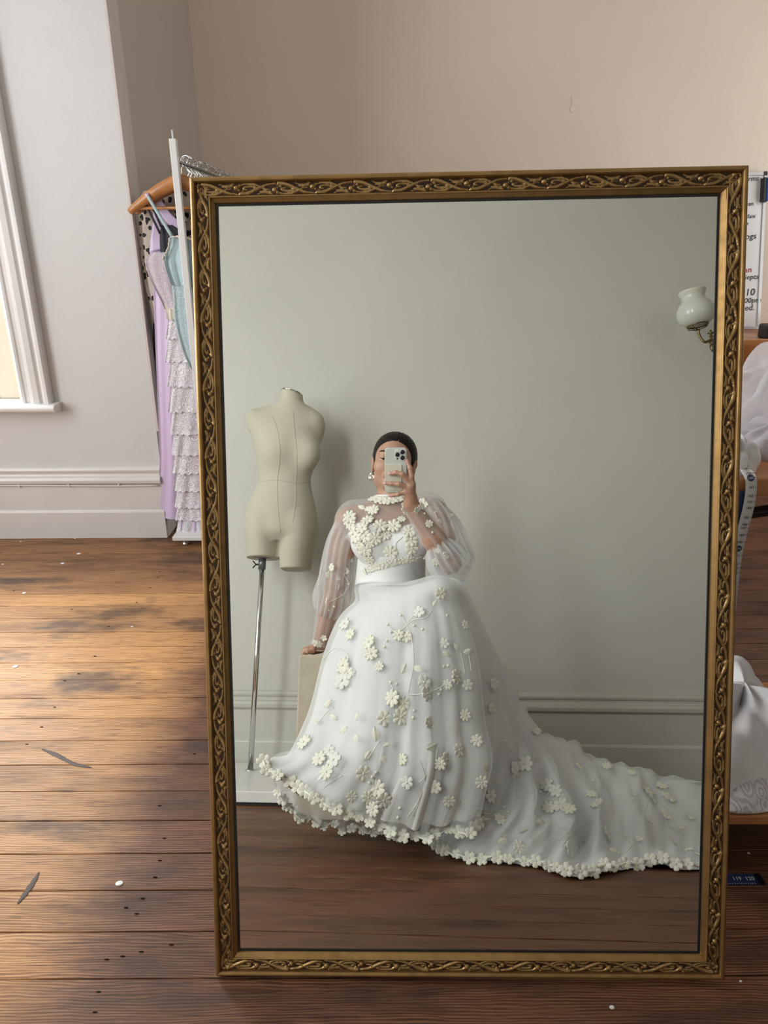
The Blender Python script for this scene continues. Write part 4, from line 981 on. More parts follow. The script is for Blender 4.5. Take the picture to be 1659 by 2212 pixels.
# neck and torso
ns = np.array([HC[0] - .012, -.395, HC[2] - .20]); sl_, sr_ = np.array([-.215, -.405, 1.058]), np.array([.118, -.385, 1.085])
B.cone(hp(0, -.012, -.045), ns, .050, .055, .03)
ch_ = (sl_ + sr_) / 2
B.cone(sl_ + [.03, 0, .012], sr_ + [-.03, 0, .012], .050, .050, .05).cone(ns, ns - [0, .01, .05], .058, .085, .06)
T0 = Solid()                                                       # trunk only: the gown is cut from it
trunk = [(.585, -.035, -.470, .185, .150), (.66, -.038, -.455, .178, .140), (.75, -.043, -.430, .128, .108), (.83, -.046, -.405, .101, .092), (.90, -.047, -.392, .104, .098), (.97, -.048, -.388, .124, .108), (1.03, -.048, -.392, .142, .103), (1.075, -.049, -.395, .158, .078), (1.10, -.052, -.395, .125, .058)]
for Q in (B, T0):
    Q.stack(trunk, .03)
    for s in (-.075, .070): Q.ell((-.047 + s, -.315, .962), (.062, .055, .058), .05)
T0.cone(sl_ + [.03, 0, .012], sr_ + [-.03, 0, .012], .050, .050, .05).cone(ns, ns - [0, .01, .05], .058, .085, .06)
for a in (sl_, sr_): T0.ell(a + np.array([0.012 if a is sl_ else -.012, 0, -.01]), (.045, .055, .06), .04)
# arms
el = np.array([-.262, -.455, .825]); wl_ = Rf(690, 1396, -.505); er_ = np.array([.165, -.205, .872]); wr_ = PU(.031, -.172, -.018)
B.chain([sl_, (sl_ + el) / 2, el], [.050, .043, .036], .03).chain([el, (el * .6 + wl_ * .4), wl_], [.037, .038, .0255], .02)
B.chain([sr_, (sr_ + er_) / 2, er_], [.050, .043, .036], .03).chain([er_, er_ * .6 + wr_ * .4, wr_], [.037, .038, .0245], .02)
# legs, crossed under the skirt
kR, kL = np.array([.085, -.03, .675]), np.array([-.05, -.08, .620])
fR = np.array([-.20, .06, .285]); fL = np.array([.03, -.08, .10])
B.chain([(.05, -.42, .655), kR], [.085, .062], .04).chain([kR, (kR * .6 + fR * .4), fR], [.050, .044, .030], .03)
B.chain([(-.12, -.42, .645), kL], [.085, .062], .04).chain([kL, kL * .6 + fL * .4, fL], [.058, .052, .038], .03)
toe = Rf(566, 1641, .17)
B.chain([fR, fR * .6 + Rf(668, 1722, .09) * .4, Rf(640, 1700, .10)], [.030, .026, .016], .02)
# right hand, closed round the phone
def fing(P, R_, k=.004): B.chain([PU(*p) for p in P], R_, k)
fing([(.020, -.027, .000), (.029, -.050, .006), (.034, -.078, .010), (.036, -.104, .004)], [.0068, .0076, .0084, .0098])          # index, along the edge
fing([(-.036, -.069, .0042), (-.018, -.065, .0110), (.004, -.070, .0155), (.034, -.106, .006)], [.0066, .0075, .0084, .0100])        # middle
fing([(-.052, -.101, .0042), (-.033, -.101, .0110), (-.008, -.103, .0155), (.026, -.117, .006)], [.0064, .0073, .0082, .0098])       # ring
fing([(-.038, -.1435, -.004), (-.026, -.1415, .003), (-.010, -.138, .008), (.015, -.129, .003)], [.0058, .0066, .0074, .0090])     # little
fing([(.034, -.150, -.020), (.036, -.122, -.026), (.024, -.098, -.026), (.006, -.082, -.025)], [.0135, .0115, .0095, .0075], .006) # thumb, on the screen side
for P in ((.035, -.106, .002), (.033, -.109, .006), (.027, -.119, .006), (.017, -.130, .002)): B.cone(PU(*P), PU(.031, -.158, -.012), .0108, .0165, .010)
B.cone(PU(.031, -.155, -.013), wr_, .0185, .0225, .012)
# left hand, flat on the box with the fingertips over its edge
hb = BZ + .009; hx = wl_[0]; hy = wl_[1]
B.cone(wl_, (hx - .022, hy + .012, hb + .014), .0235, .0205, .012)
tipz = hb - .022
for i, (dy, ln, r) in enumerate(((.034, .058, .0078), (.014, .066, .0082), (-.006, .062, .0080), (-.024, .050, .0070))):
    kx = hx - .050; ex = BX - .020
    B.cone((hx - .022, hy + .010 + dy * .3, hb + .013), (kx, hy + dy, hb + .011), .0150, .0100, .008)
    B.chain([(kx, hy + dy, hb + .011), (BX - .004, hy + dy * 1.1, hb + .010), (BX - .021, hy + dy * 1.12, hb + .000), (BX - .0225, hy + dy * 1.13, hb - ln * .42)], [.0096, r + .0008, r, r * .82], .004)
B.chain([(hx - .02, hy + .032, hb + .010), (hx - .018, hy + .060, hb + .006), (hx - .034, hy + .078, hb + .002)], [.012, .010, .0078], .006)
blocks = [((-.36, -.66, .02), (.27, .30, 1.20), .006), (tuple(HC - [.115, .14, .165]), tuple(HC + [.115, .145, .14]), .0024),
          (tuple(PU(0, -.09, 0) - np.array([.075, .065, .105])), tuple(PU(0, -.09, 0) + np.array([.07, .065, .10])), .0017),
          ((BX - .045, hy - .07, hb - .055), (hx + .035, hy + .10, hb + .085), .0022)]
Vs, Fs, off_ = [], [], 0
cutz = HC[2] - .150
for i, (lo, hi, h) in enumerate(blocks):
    V_, F_ = B.skin(lo, hi, h)
    if i == 0:      # the fine blocks take over at the neck and both wrists
        cen = V_[F_].mean(1); dr = np.linalg.norm(cen - wr_, axis=1)
        bad = (cen[:, 2] > cutz + .004) & (np.abs(cen[:, 0] - HC[0]) < .12) & (cen[:, 1] < HC[1] + .2) & (cen[:, 1] > HC[1] - .2)
        dph = (cen - EYE) @ UP
        bad |= (dph > -.180) & (cen[:, 1] > -.14) & (cen[:, 0] > -.10) & (np.linalg.norm(cen - PU(0, -.09, 0), axis=1) < .13)
        bad |= (cen[:, 0] < hx + .024) & (cen[:, 2] < hb + .075) & (cen[:, 1] < hy + .1)
        bad &= ~((cen[:, 2] < .5))
        F_ = F_[~bad]
    Vs.append(V_); Fs.append(F_ + off_); off_ += len(V_)
V_ = np.concatenate(Vs); F_ = np.concatenate(Fs)
used = np.unique(F_); rm = np.full(len(V_), -1); rm[used] = np.arange(len(used)); V_ = V_[used]; F_ = rm[F_]
bo = np_obj('body', V_, F_, MAT['skin'], person)
# lip colour and flushed knuckles belong to the skin itself
loc = (V_ - HC) @ RH
lipd = np.minimum(np.abs(loc[:, 2] + .0635 + .06 * np.abs(loc[:, 0])), np.abs(loc[:, 2] + .0735 - .08 * np.abs(loc[:, 0])))
tint = np.clip(1.5 - lipd / .0048, 0, 1) * (np.abs(loc[:, 0]) < .0215) * (loc[:, 1] > .078) * (np.abs(loc[:, 2]) < .2)
for q in ([PU(*p) for p in ((-.036, -.069, .004), (-.052, -.101, .004), (-.038, -.1435, -.004), (.020, -.027, 0))] + [(BX - .0225, hy + d, hb - .02) for d in (.038, .016, -.007, -.027)]):
    tint = np.maximum(tint, .55 * np.clip(1 - np.linalg.norm(V_ - np.array(q), axis=1) / .020, 0, 1))
at = bo.data.attributes.new('tint', 'FLOAT', 'POINT'); at.data.foreach_set('value', tint.astype(np.float32))
# nails
for p, d in (((-.0405, -.0692, .0092), (-1, .05, .25)), ((-.0565, -.1008, .0092), (-1, 0, .25)), ((-.0420, -.1438, .0008), (-1, -.1, .35))):
    c_ = PU(*p); M = frame_mat(c_, FW * .9 - RT * .35, RT); MB().ball((0, 0, 0), 1, 7).v
    mb = MB(); mb.ball((0, 0, 0), 1, 7); mb.v = [tuple(M @ Vector((v[0] * .0060, v[1] * .0042, v[2] * .0012))) for v in mb.v]; mb.obj('nail', MAT['nail'], person, True)
# eye, brow, lashes
for s in (-1, 1):
    mb = MB(); P = [hp(s * x, y_, z) for x, y_, z in ((.017, .0868, -.0022), (.024, .0897, -.0042), (.032, .0902, -.0050), (.040, .0872, -.0040), (.046, .0822, -.0012))]
    mb.tube(catmull(P, 20), [.0005 + .0013 * math.sin(PI * q) for q in np.linspace(.05, 1, 20)], 6).obj('eyelashes', MAT['brow'], person, True)
    P = [hp(s * x, y_, z) for x, y_, z in ((.013, .0955, .0165), (.022, .0952, .0205), (.034, .0915, .0235), (.045, .0845, .0225), (.054, .0765, .0165))]
    MB().tube(catmull(P, 24), [.0016 + .0018 * math.sin(PI * min(1, q * 1.15 + .1)) if q < .8 else .0028 * (1.02 - q) * 5 * .6 + .0004 for q in np.linspace(0, 1, 24)], 6).obj('eyebrow', MAT['brow'], person, True)
    e_ = MB().ball(hp(.031 * s, .0858, -.0062), .0042, 8); e_.obj('iris', MAT['eye'], person, True)
# hair, drawn back into a low knot
Hs = Solid().ell(hp(0, -.018, .043), (.0835, .1000, .0820), .02, RH).ell(hp(0, -.030, .0), (.081, .088, .078), .03, RH).ell(hp(0, -.118, -.025), (.040, .030, .036), .02, RH)
Hs.ell(hp(.004, .088, -.006), (.0755, .092, .0700), .008, RH, sub=True)
for s in (-1, 1): Hs.ell(hp(.085 * s, .020, -.060), (.040, .060, .052), .012, RH, sub=True).ell(hp(.084 * s, -.010, -.016), (.016, .024, .034), .004, RH, sub=True)
Hs.ell(hp(0, .05, -.12), (.12, .10, .085), .01, RH, sub=True)
lo, hi = HC - np.array([.11, .18, .12]), HC + np.array([.11, .12, .145])
Fh = Hs.field(lo, hi, .0024); V_, F_ = nets(Fh, lo, .0024)
L_ = (V_ - HC) @ RH; nrm = (L_ - np.array([0, -.018, .043])); nrm /= np.linalg.norm(nrm, axis=1, keepdims=True)
ang = np.arctan2(L_[:, 0] - .014, L_[:, 2] - .02)
gro = .0006 * np.sin(ang * 70) + .0005 * np.sin(ang * 131 + 1) - .0030 * np.exp(-((L_[:, 0] - .016) / .0016) ** 2) * (L_[:, 1] > -.04) * (L_[:, 2] > .05)
V_ = V_ + (nrm * gro[:, None]) @ RH.T
np_obj('hair', V_, F_, MAT['hair'], person)
# earring and bangle
e0 = hp(-.0805, .000, -.047)
er1 = MB().ball(e0 - [0, 0, .006], .0105, 8, (.85, .6, 1)).ball(e0 - [.001, -.003, .020], .0135, 8, (.8, .6, .95)).ball(e0 - [-.006, -.003, .013], .008, 7)
er1.tube([e0 + .009 * np.array([math.cos(a), .2, math.sin(a)]) + np.array([0, .006, -.019]) for a in np.linspace(0, 2 * PI, 20, endpoint=False)], .0035, 8, closed=True)
er1.obj('earring', MAT['silver'], person, True)
ad = (wl_ - el) / np.linalg.norm(wl_ - el); ba = wl_ + ad * .012; M = frame_mat(ba, ad + np.array([.25, 0, 0]), (1, 0, 0))
MB().tube([M @ Vector((.033 * math.cos(a), .031 * math.sin(a), 0)) for a in np.linspace(0, 2 * PI, 36, endpoint=False)], [.0055 + .0015 * math.sin(a) for a in np.linspace(0, 2 * PI, 36, endpoint=False)], 10, closed=True).obj('bangle', MAT['silver'], person, True)
# pointed shoe
sd = toe - Rf(668, 1722, .09); sd /= np.linalg.norm(sd)
side = np.cross(sd, [0, 0, 1]); side /= np.linalg.norm(side); upv = np.cross(side, sd)
prof = [(.0, .003, .003), (.02, .011, .008), (.05, .021, .014), (.09, .029, .020), (.13, .032, .026), (.17, .030, .030)]
SG = np.array([[toe - sd * d + side * (a * math.cos(q)) + upv * (b_ * (math.sin(q) if math.sin(q) > 0 else .35 * math.sin(q))) + upv * .004 for q in np.linspace(0, 2 * PI, 20, endpoint=False)] for d, a, b_ in prof])
MB().grid(loft(SG, 18, 20, True), cv=True).obj('shoe', MAT['shoe'], person, True)
SG2 = np.array([[toe - sd * d + side * (a * .96 * q) - upv * (.35 * b_ - .004 + h_) for q, h_ in ((-1, 0), (1, 0), (1, .005), (-1, .005))] for d, a, b_ in prof])
MB().grid(SG2, cv=True).obj('shoe_sole', MAT['sole'], person)

# ------------------------------------------------------------------ the phone
ph = thing('phone', 'silver phone with a cream card wallet, held up in her right hand', 'phone', PU(-.018, -.06, -.012))
def rrect(x0, x1, y0, y1, r, n=7):
    P = []
    for cx_, cy_, a0 in ((x1 - r, y1 - r, 0), (x0 + r, y1 - r, PI / 2), (x0 + r, y0 + r, PI), (x1 - r, y0 + r, 1.5 * PI)):
        for k in range(n): a = a0 + PI / 2 * k / (n - 1); P.append((cx_ + r * math.cos(a), cy_ + r * math.sin(a)))
    return P
pz = lambda u, v, w_: PU(u, v, w_)
MB().prism(rrect(-.0545, .0165, -.1335, .0155, .011), -.0170, -.0072, pz).obj('phone_body', MAT['phone'], ph, bevel=.0012)
MB().prism(rrect(-.0560, .0180, -.1350, .0170, .0125), -.0175, -.0085, pz).obj('phone_case', MAT['phone_case'], ph, bevel=.0010)
MB().prism(rrect(-.0225, .0135, -.0275, .0120, .010), -.0072, -.0052, pz).obj('camera_plate', MAT['phone'], ph, bevel=.0008)
for u, v in ((.0035, .0020), (-.0135, -.0065), (.0035, -.0165)):
    M = frame_mat(PU(u, v, -.0052), FW, RT); lb = MB().lathe([(.0078, 0), (.0078, .0016), (.0070, .0018)], 24, M).obj('lens_ring', MAT['grey_metal'], ph, True)
    MB().lathe([(.0069, .0010), (.0069, .0019), (.004, .0020), (.0001, .0020)], 24, M).obj('lens', MAT['lens'], ph, True)
for u, v, r, mt in ((-.0135, .0062, .0032, 'applique'), (-.0135, -.0200, .0028, 'lens')): MB().lathe([(r, 0), (r, .0006), (.0001, .0006)], 16, frame_mat(PU(u, v, -.0052), FW, RT)).obj('flash' if mt != 'lens' else 'depth_sensor', MAT[mt], ph)
MB().prism(rrect(-.0560, .0010, -.1010, -.0390, .004), -.0080, -.0026, pz).obj('card_wallet', MAT['wallet'], ph, bevel=.0010)
MB().prism(rrect(-.0480, .0040, -.1260, -.1130, .0060), -.0080, -.0040, pz).obj('finger_strap', MAT['wallet'], ph, bevel=.0012)
# ------------------------------------------------------------------ the gown
lo, hi = (-.32, -.62, .79), (.23, -.20, 1.20)
DRESS = []                                     # (part, bvh) for sewing the flowers on
def sew(o, V_, F_): DRESS.append((o, BVHTree.FromPolygons([Vector(v) for v in V_], [tuple(int(i) for i in f) for f in F_])))
def sub_mesh(V_, F_, keep):
    F2 = F_[keep]; u = np.unique(F2); r = np.full(len(V_), -1); r[u] = np.arange(len(u)); return V_[u], r[F2]
V_, F_ = T0.skin(lo, hi, .005, .010); cen = V_[F_].mean(1)
sweet = 1.000 + .030 * np.clip(np.abs(cen[:, 0] + .047) / .1, 0, 1.1) - .9 * np.clip(np.abs(cen[:, 0] + .047) - .125, 0, 1) - .012 * np.exp(-((cen[:, 0] + .047) / .03) ** 2)
a, b_ = sub_mesh(V_, F_, (cen[:, 2] < sweet) & (cen[:, 2] > .80)); bod = np_obj('bodice', a, b_, MAT['linen'], person); sew(bod, a, b_)
V_, F_ = T0.skin(lo, hi, .005, .014); cen = V_[F_].mean(1)
a, b_ = sub_mesh(V_, F_, (cen[:, 2] > .985) & (np.hypot(cen[:, 0] - ns[0], cen[:, 1] - ns[1]) > .050)); yk = np_obj('sheer_yoke', a, b_, MAT['organza_thick'], person); sew(yk, a, b_)
# stand collar
cc = hp(0, -.010, -.130); cc = (cc + ns) / 2 + np.array([0, .004, .022])
cdir = hp(0, 0, 0) - ns; cdir /= np.linalg.norm(cdir); cdir = cdir * .8 + np.array([0, 0, .2]); cdir /= np.linalg.norm(cdir); M = frame_mat(cc, cdir, (1, 0, 0))
CG = np.array([[M @ Vector(((.066 - .004 * t_) * math.cos(q), (.064 - .004 * t_) * math.sin(q), -.028 + .040 * t_)) for q in np.linspace(0, 2 * PI, 48, endpoint=False)] for t_ in np.linspace(0, 1, 8)])
mb = MB().grid(CG, cv=True); col_o = mb.obj('stand_collar', MAT['linen'], person, True, solid=.0025); sew(col_o, mb.v, mb.f)
# sleeves
def sleeve(path, rad, folds, gath, name, mat, seed=0, nr=90, n=72, sag=None):
    C_ = catmull(np.array(path, float), nr); r = np.interp(np.linspace(0, 1, nr), [q[0] for q in rad], [q[1] for q in rad])
    k = np.ones(5) / 5; r = np.convolve(np.pad(r, 2, 'edge'), k, 'valid'); rg = np.random.RandomState(seed); ph_ = rg.uniform(0, 6, 4)
    T_ = np.gradient(C_, axis=0); T_ /= np.linalg.norm(T_, axis=1, keepdims=True); ref = np.array([0, 1., 0]); G = np.zeros((nr, n, 3)); th = np.linspace(0, 2 * PI, n, endpoint=False)
    for i in range(nr):
        ref = ref - (ref @ T_[i]) * T_[i]; ref /= np.linalg.norm(ref); q = np.cross(T_[i], ref); t_ = i / (nr - 1)
        am = .006 + .010 * np.exp(-((t_ - gath) / .13) ** 2)
        f = am * np.sin(folds * th + ph_[0] + .8 * math.sin(6 * t_)) + .005 * np.sin(5 * th + ph_[1] + 5 * t_) + .006 * np.sin(2 * th + ph_[2] + 7 * t_)
        sc_ = min(1, r[i] / .06); rr = r[i] + f * sc_ ** 2
        G[i] = C_[i] + rr[:, None] * (np.cos(th)[:, None] * ref + np.sin(th)[:, None] * q)
        if sag is not None: G[i, :, 2] -= sag * math.sin(PI * min(1, t_ / gath)) ** 2 * (.5 - .5 * np.cos(th - 2.2))
    mb = MB().grid(G, cv=True); o = mb.obj(name, mat, person, True); sew(o, mb.v, mb.f); return o, G
gl = el * .50 + wl_ * .50
slv, GL_ = sleeve([sl_ + [.02, 0, .022], sl_ * .65 + el * .35 + [-.008, .006, 0], el + [-.002, .012, .0], el * .75 + wl_ * .25 + [.002, .014, 0], gl], [(0, .050), (.18, .056), (.5, .058), (.78, .062), (.92, .050), (1, .036)], 15, .93, 'puff_sleeve', MAT['organza'], 1)
slv2, _ = sleeve([gl * .7 + el * .3, gl, gl * .5 + wl_ * .5, wl_ + [.004, 0, .004]], [(0, .046), (.2, .043), (.5, .039), (.9, .034), (1, .040)], 9, .0, 'sleeve_cuff', MAT['organza_thick'], 2, 40)
gr = er_ * .68 + wr_ * .32
srv, GR_ = sleeve([sr_ + [-.02, 0, .022], sr_ * .6 + er_ * .4 + [.014, .012, .01], er_ + [.012, .0, .0], er_ + [.004, .030, -.014], gr], [(0, .050), (.18, .056), (.45, .060), (.68, .066), (.86, .060), (1, .038)], 15, .95, 'puff_sleeve', MAT['organza'], 3)
srv2, _ = sleeve([er_ * .84 + wr_ * .16, gr, gr * .5 + wr_ * .5, wr_ + (er_ - wr_) * .06], [(0, .048), (.25, .045), (.6, .038), (.9, .031), (1, .036)], 9, .0, 'sleeve_cuff', MAT['organza_thick'], 4, 40)
# skirt: closed rings from the high waist over the knees to the hem
ring = lambda z, g: [np.array([-.046 + (w_ + g) * math.cos(q), c_ + (d_ + g) * math.sin(q), z]) for q in list(np.linspace(PI, 0, 8)) + list(np.linspace(0, -PI, 7)[1:-1]) for (w_, d_, c_) in (tuple(np.interp(z, [t[0] for t in trunk], [t[k] for t in trunk]) for k in (3, 4, 2)),)]
FR = [
 [(772, 1302, -.10), (800, 1290, -.02), (838, 1277, .05), (876, 1269, .09), (912, 1259, .115), (944, 1249, .115), (968, 1254, .08), (984, 1270, -.02)],
 [(736, 1340, -.06), (780, 1338, .06), (830, 1333, .13), (880, 1330, .165), (930, 1325, .175), (975, 1320, .15), (1006, 1318, .08), (1026, 1326, -.05)],
 [(700, 1440, -.02), (752, 1440, .10), (812, 1440, .18), (875, 1440, .21), (940, 1440, .21), (1000, 1440, .16), (1046, 1436, .06), (1076, 1432, -.08)],
 [(668, 1556, .02), (728, 1562, .13), (798, 1570, .21), (870, 1575, .235), (940, 1575, .225), (1008, 1570, .17), (1066, 1560, .05), (1106, 1545, -.12)],
 [(628, 1632, .10), (690, 1648, .17), (778, 1660, .225), (860, 1670, .245), (940, 1670, .235), (1018, 1660, .18), (1080, 1640, .05), (1126, 1615, -.14)],
 [(572, 1648, .155), (632, 1692, .19), (722, 1742, .215), (818, 1784, .215), (904, 1808, .20), (982, 1790, .17), (1058, 1772, .10), (1100, 1745, -.06)]]
rows = [ring(.905, .014), ring(.80, .020)]
back_y = [-.60, -.34, -.272, -.272, -.265, -.262]
for i, r in enumerate(FR):
    F0 = [Rf(*q) for q in r]; a, b_ = F0[-1], F0[0]; bk = []
    for k in range(1, 6):
        t_ = k / 6; p_ = a + (b_ - a) * t_; y_ = back_y[i]; wgt = math.sin(PI * t_) ** .4
        z_ = p_[2] if i else .60 + .02 * k
        bk.append(np.array([p_[0], p_[1] * (1 - wgt) + y_ * wgt, z_]))
    rows.append(F0 + bk)
NR, NC = 120, 260
G0 = loft(rows, NR, NC, True)
nn = grid_normals(G0, True)
cenl = G0.mean(1, keepdims=True); nn *= np.sign(((G0 - cenl) * nn).sum(2, keepdims=True).mean())
tt = np.linspace(0, 1, NR)[:, None]; uu = np.linspace(0, 1, NC, endpoint=False)[None, :]
amp = np.clip((tt - .30) / .7, 0, 1) ** 1.2
def folds(seed, a):
    rg = np.random.RandomState(seed); p_ = rg.uniform(0, 6.28, 8)
    f = np.sin(2 * PI * (11 * uu + .55 * np.sin(2 * PI * uu * 2 + p_[0]) + .25 * tt) + p_[1]) + .7 * np.sin(2 * PI * (17 * uu + .4 * tt) + p_[2]) * np.sin(2 * PI * uu * 3 + p_[3]) + .4 * np.sin(2 * PI * (29 * uu - .5 * tt) + p_[4])
    f2 = np.sin(2 * PI * (5 * uu + 1.6 * tt) + p_[5]) * np.sin(2 * PI * (2.2 * tt + uu * 2) + p_[6])
    return a * (amp * f + .35 * f2 * np.clip(tt * 3 - .6, 0, 1))
deep = np.clip((tt - .32) / .5, 0, 1) * (-.034 * np.exp(-((uu - .435 - .02 * tt) / .016) ** 2) + .022 * np.exp(-((uu - .395) / .022) ** 2) - .020 * np.exp(-((uu - .24 + .03 * tt) / .018) ** 2) - .014 * np.exp(-((uu - .33) / .012) ** 2) + .012 * np.exp(-((uu - .13) / .02) ** 2))
Glin = G0 + nn * (folds(1, .010) + deep - .006)[..., None]
Gov = G0 + nn * (folds(2, .012) + .9 * deep + .008)[..., None]
Glin[..., 2] = np.maximum(Glin[..., 2], .012); Gov[..., 2] = np.maximum(Gov[..., 2], .014)
mb = MB().grid(Glin[:-3], cv=True); sk_l = mb.obj('skirt_lining', MAT['linen'], person, True)
mb = MB().grid(Gov[14:], cv=True); sk = mb.obj('skirt', MAT['organza'], person, True); sew(sk, mb.v, mb.f)
mb2 = MB().grid(Gov[:16], cv=True); wst = mb2.obj('waist_panel', MAT['linen'], person, True); sew(wst, mb2.v, mb2.f)
# far hem of the skirt, seen below the front hem
UH = [[Rf(*q) for q in ((585, 1660, .10), (640, 1705, .10), (720, 1748, .10), (800, 1782, .10), (880, 1800, .10))], [Rf(*q) for q in ((592, 1690, .04), (640, 1742, .0), (715, 1772, -.03), (800, 1790, -.03), (880, 1806, .0))], [Rf(*q) for q in ((600, 1712, .0), (645, 1762, -.06), (715, 1786, -.10), (800, 1797, -.10), (880, 1812, -.04))]]
UG = loft(UH, 24, 90); UG[..., 2] += .010 * np.sin(np.linspace(0, 40, 90))[None, :] * np.linspace(0, 1, 24)[:, None]; UG[..., 2] = np.maximum(UG[..., 2], .008)
mb = MB().grid(UG); uh = mb.obj('underskirt_hem', MAT['organza'], person, True)
# train, spread over the floor to her right
A_ = [(1000, 1330, -.14), (1056, 1400, -.20), (1108, 1492, -.27), (1146, 1560, -.36), (1225, 1608, -.48), (1325, 1652, -.55), (1430, 1674, -.62), (1570, 1708, -.66)]
B_ = [(1006, 1480, -.03), (1066, 1540, -.06), (1120, 1620, -.12), (1180, 1670, -.18), (1262, 1700, -.28), (1352, 1722, -.36), (1444, 1737, -.42), (1580, 1755, -.44)]
C2 = [(1030, 1660, .06), (1088, 1710, .04), (1140, 1755, .03), (1205, 1790, .02), (1275, 1802, -.05), (1365, 1805, -.10), (1455, 1810, -.13), (1585, 1815, -.14)]
D2 = [(930, 1815), (985, 1850), (1085, 1858), (1170, 1868), (1245, 1890), (1385, 1866), (1480, 1872), (1590, 1868)]
rA, rB, rC = [[Rf(*q) for q in L] for L in (A_, B_, C2)]; rD = [Rz(x, y_, .012) for x, y_ in D2]
rE = [np.array([p_[0] + .02, p_[1] - .10 - .10 * (k > 2), max(.015, p_[2] * .35)]) for k, p_ in enumerate(rA)]
TG = loft([rE, rA, rB, rC, rD], 110, 190)
tn_ = grid_normals(TG); tn_ *= np.sign(tn_[..., 2:3].mean())
a, b_ = np.meshgrid(np.linspace(0, 1, 110), np.linspace(0, 1, 190), indexing='ij')
rip = .010 * np.sin(2 * PI * (6 * b_ + 1.4 * a + .3 * np.sin(7 * a))) + .007 * np.sin(2 * PI * (13 * b_ - 2.2 * a) + 1) + .006 * np.sin(2 * PI * (3 * a + 5 * b_ + .5 * np.sin(9 * b_)))
env = np.clip(np.minimum(a, 1.08 - a) * 4, .15, 1) * np.clip(1.35 - .55 * b_, .4, 1)
ridge = sum(h_ * np.exp(-((b_ - (c0 + c1 * a)) / w_) ** 2) for h_, c0, c1, w_ in ((.030, .30, .22, .030), (.022, .50, .12, .028), (-.020, .40, .18, .03), (.018, .12, .25, .03), (.018, .68, .08, .04))) * np.clip(a * 1.6 - .15, 0, 1) * np.clip((1.02 - a) * 4, 0, 1)
TG = TG + tn_ * ((rip * env) * .9 + 1.6 * ridge)[..., None]
TG[..., 2] = np.maximum(TG[..., 2], .006 + .004 * np.abs(np.sin(30 * b_)))
mb = MB().grid(TG - tn_ * .006); 
mb.v = [(x, y_, max(z, .004)) for x, y_, z in mb.v]; tr_l = mb.obj('train_lining', MAT['linen'], person, True)
TG2 = TG + tn_ * (.006 + .004 * np.sin(2 * PI * (21 * b_ + 3 * a)))[..., None]
mb = MB().grid(TG2); tr = mb.obj('train', MAT['organza'], person, True); sew(tr, mb.v, mb.f)

# ------------------------------------------------------------------ embroidery and appliqué flowers
def flower_mesh(name, n, notch, mat, cup=.16, thick=.10, seed=0):
    ng, rg = n * 8, np.random.RandomState(seed); th = np.linspace(0, 2 * PI, ng, endpoint=False); pet = np.abs(np.cos(n * th / 2))
    wob = np.repeat(rg.uniform(.9, 1.06, n), 8); R_ = (.60 + .40 * pet ** .55 - notch * np.exp(-((np.mod(n * th / (2 * PI), 1) - 0) % 1 - 0) ** 2 / .004) - notch * np.exp(-(1 - np.mod(n * th / (2 * PI), 1)) ** 2 / .004)) * np.roll(wob, 4)
    rings = [(.14, .10), (.40, .10 + .5 * cup), (.72, .07 + .9 * cup), (.92, .05 + cup), (1.0, .0 + cup), (1.0, -thick + cup), (.5, -.02)]
    G = [[(R_[k] * q * math.cos(a), R_[k] * q * math.sin(a), z * (.55 + .45 * pet[k]) + (.03 * math.sin(3 * a) if q > .6 else 0)) for k, a in enumerate(th)] for q, z in rings]
    mb = MB().grid(G, cv=True)
    mb.ball((0, 0, .12), .15, 6, (1, 1, .7)); me = mb.mesh(name, smooth=True); me.materials.append(MAT[mat]); return me
FM = [flower_mesh('flower', 8, .05, 'applique', .10, seed=1), flower_mesh('flower', 7, .06, 'applique', .06, seed=2), flower_mesh('flower', 6, .05, 'embroidery', .05, seed=5)]
HM = [flower_mesh('hem_flower', 5, .10, 'applique', .20, seed=3), flower_mesh('hem_flower', 5, .08, 'applique', .10, seed=4)]
def leaf_mesh():
    G = [[(x, s * .25 * math.sin(PI * min(1, x ** .8)) * (1 if x < 1 else 0) + 0, .06 * math.sin(PI * x) - .03 * abs(s) + (.045 if abs(s) < .1 else 0)) for s in np.linspace(-1, 1, 7)] for x in np.linspace(0, 1, 9)]
    me = MB().grid(G).mesh('leaf', smooth=True); me.materials.append(MAT['applique']); return me
LM = leaf_mesh()
BM = MB().ball((0, 0, .35), 1, 7, (1, 1, .7)).mesh('bud', smooth=True); BM.materials.append(MAT['applique'])
def hit(px, py):
    q, d = mray(px, py); best = None
    for o, bv in DRESS:
        h_ = bv.ray_cast(Vector(q), Vector(d))
        if h_[0] is not None and (best is None or h_[3] < best[0]):
            n_ = h_[1] if h_[1].dot(Vector(d)) < 0 else -h_[1]; best = (h_[3], o, h_[0], n_)
    return best
def put(me, px, py, size, roll=None, flip=0):
    h_ = hit(px, py)
    if h_ is None: return
    inst(me.name.split('.')[0], me, frame_mat(h_[2] + h_[3] * .0015, h_[3], (1, 0, 0), random.uniform(0, 6.28) if roll is None else roll, size), h_[1])
def stem(pxs, r=.0014):
    P, own = [], None
    for px, py in catmull(np.array(pxs, float), max(12, 7 * len(pxs))):
        h_ = hit(px, py)
        if h_ is None: continue
        if own is None: own = h_[1]
        if h_[1] is own: P.append(np.array(h_[2] + h_[3] * .0014))
    if len(P) > 4: MB().tube(P, r, 5).obj('stem', MAT['embroidery'], own, True)
PXM = .00137
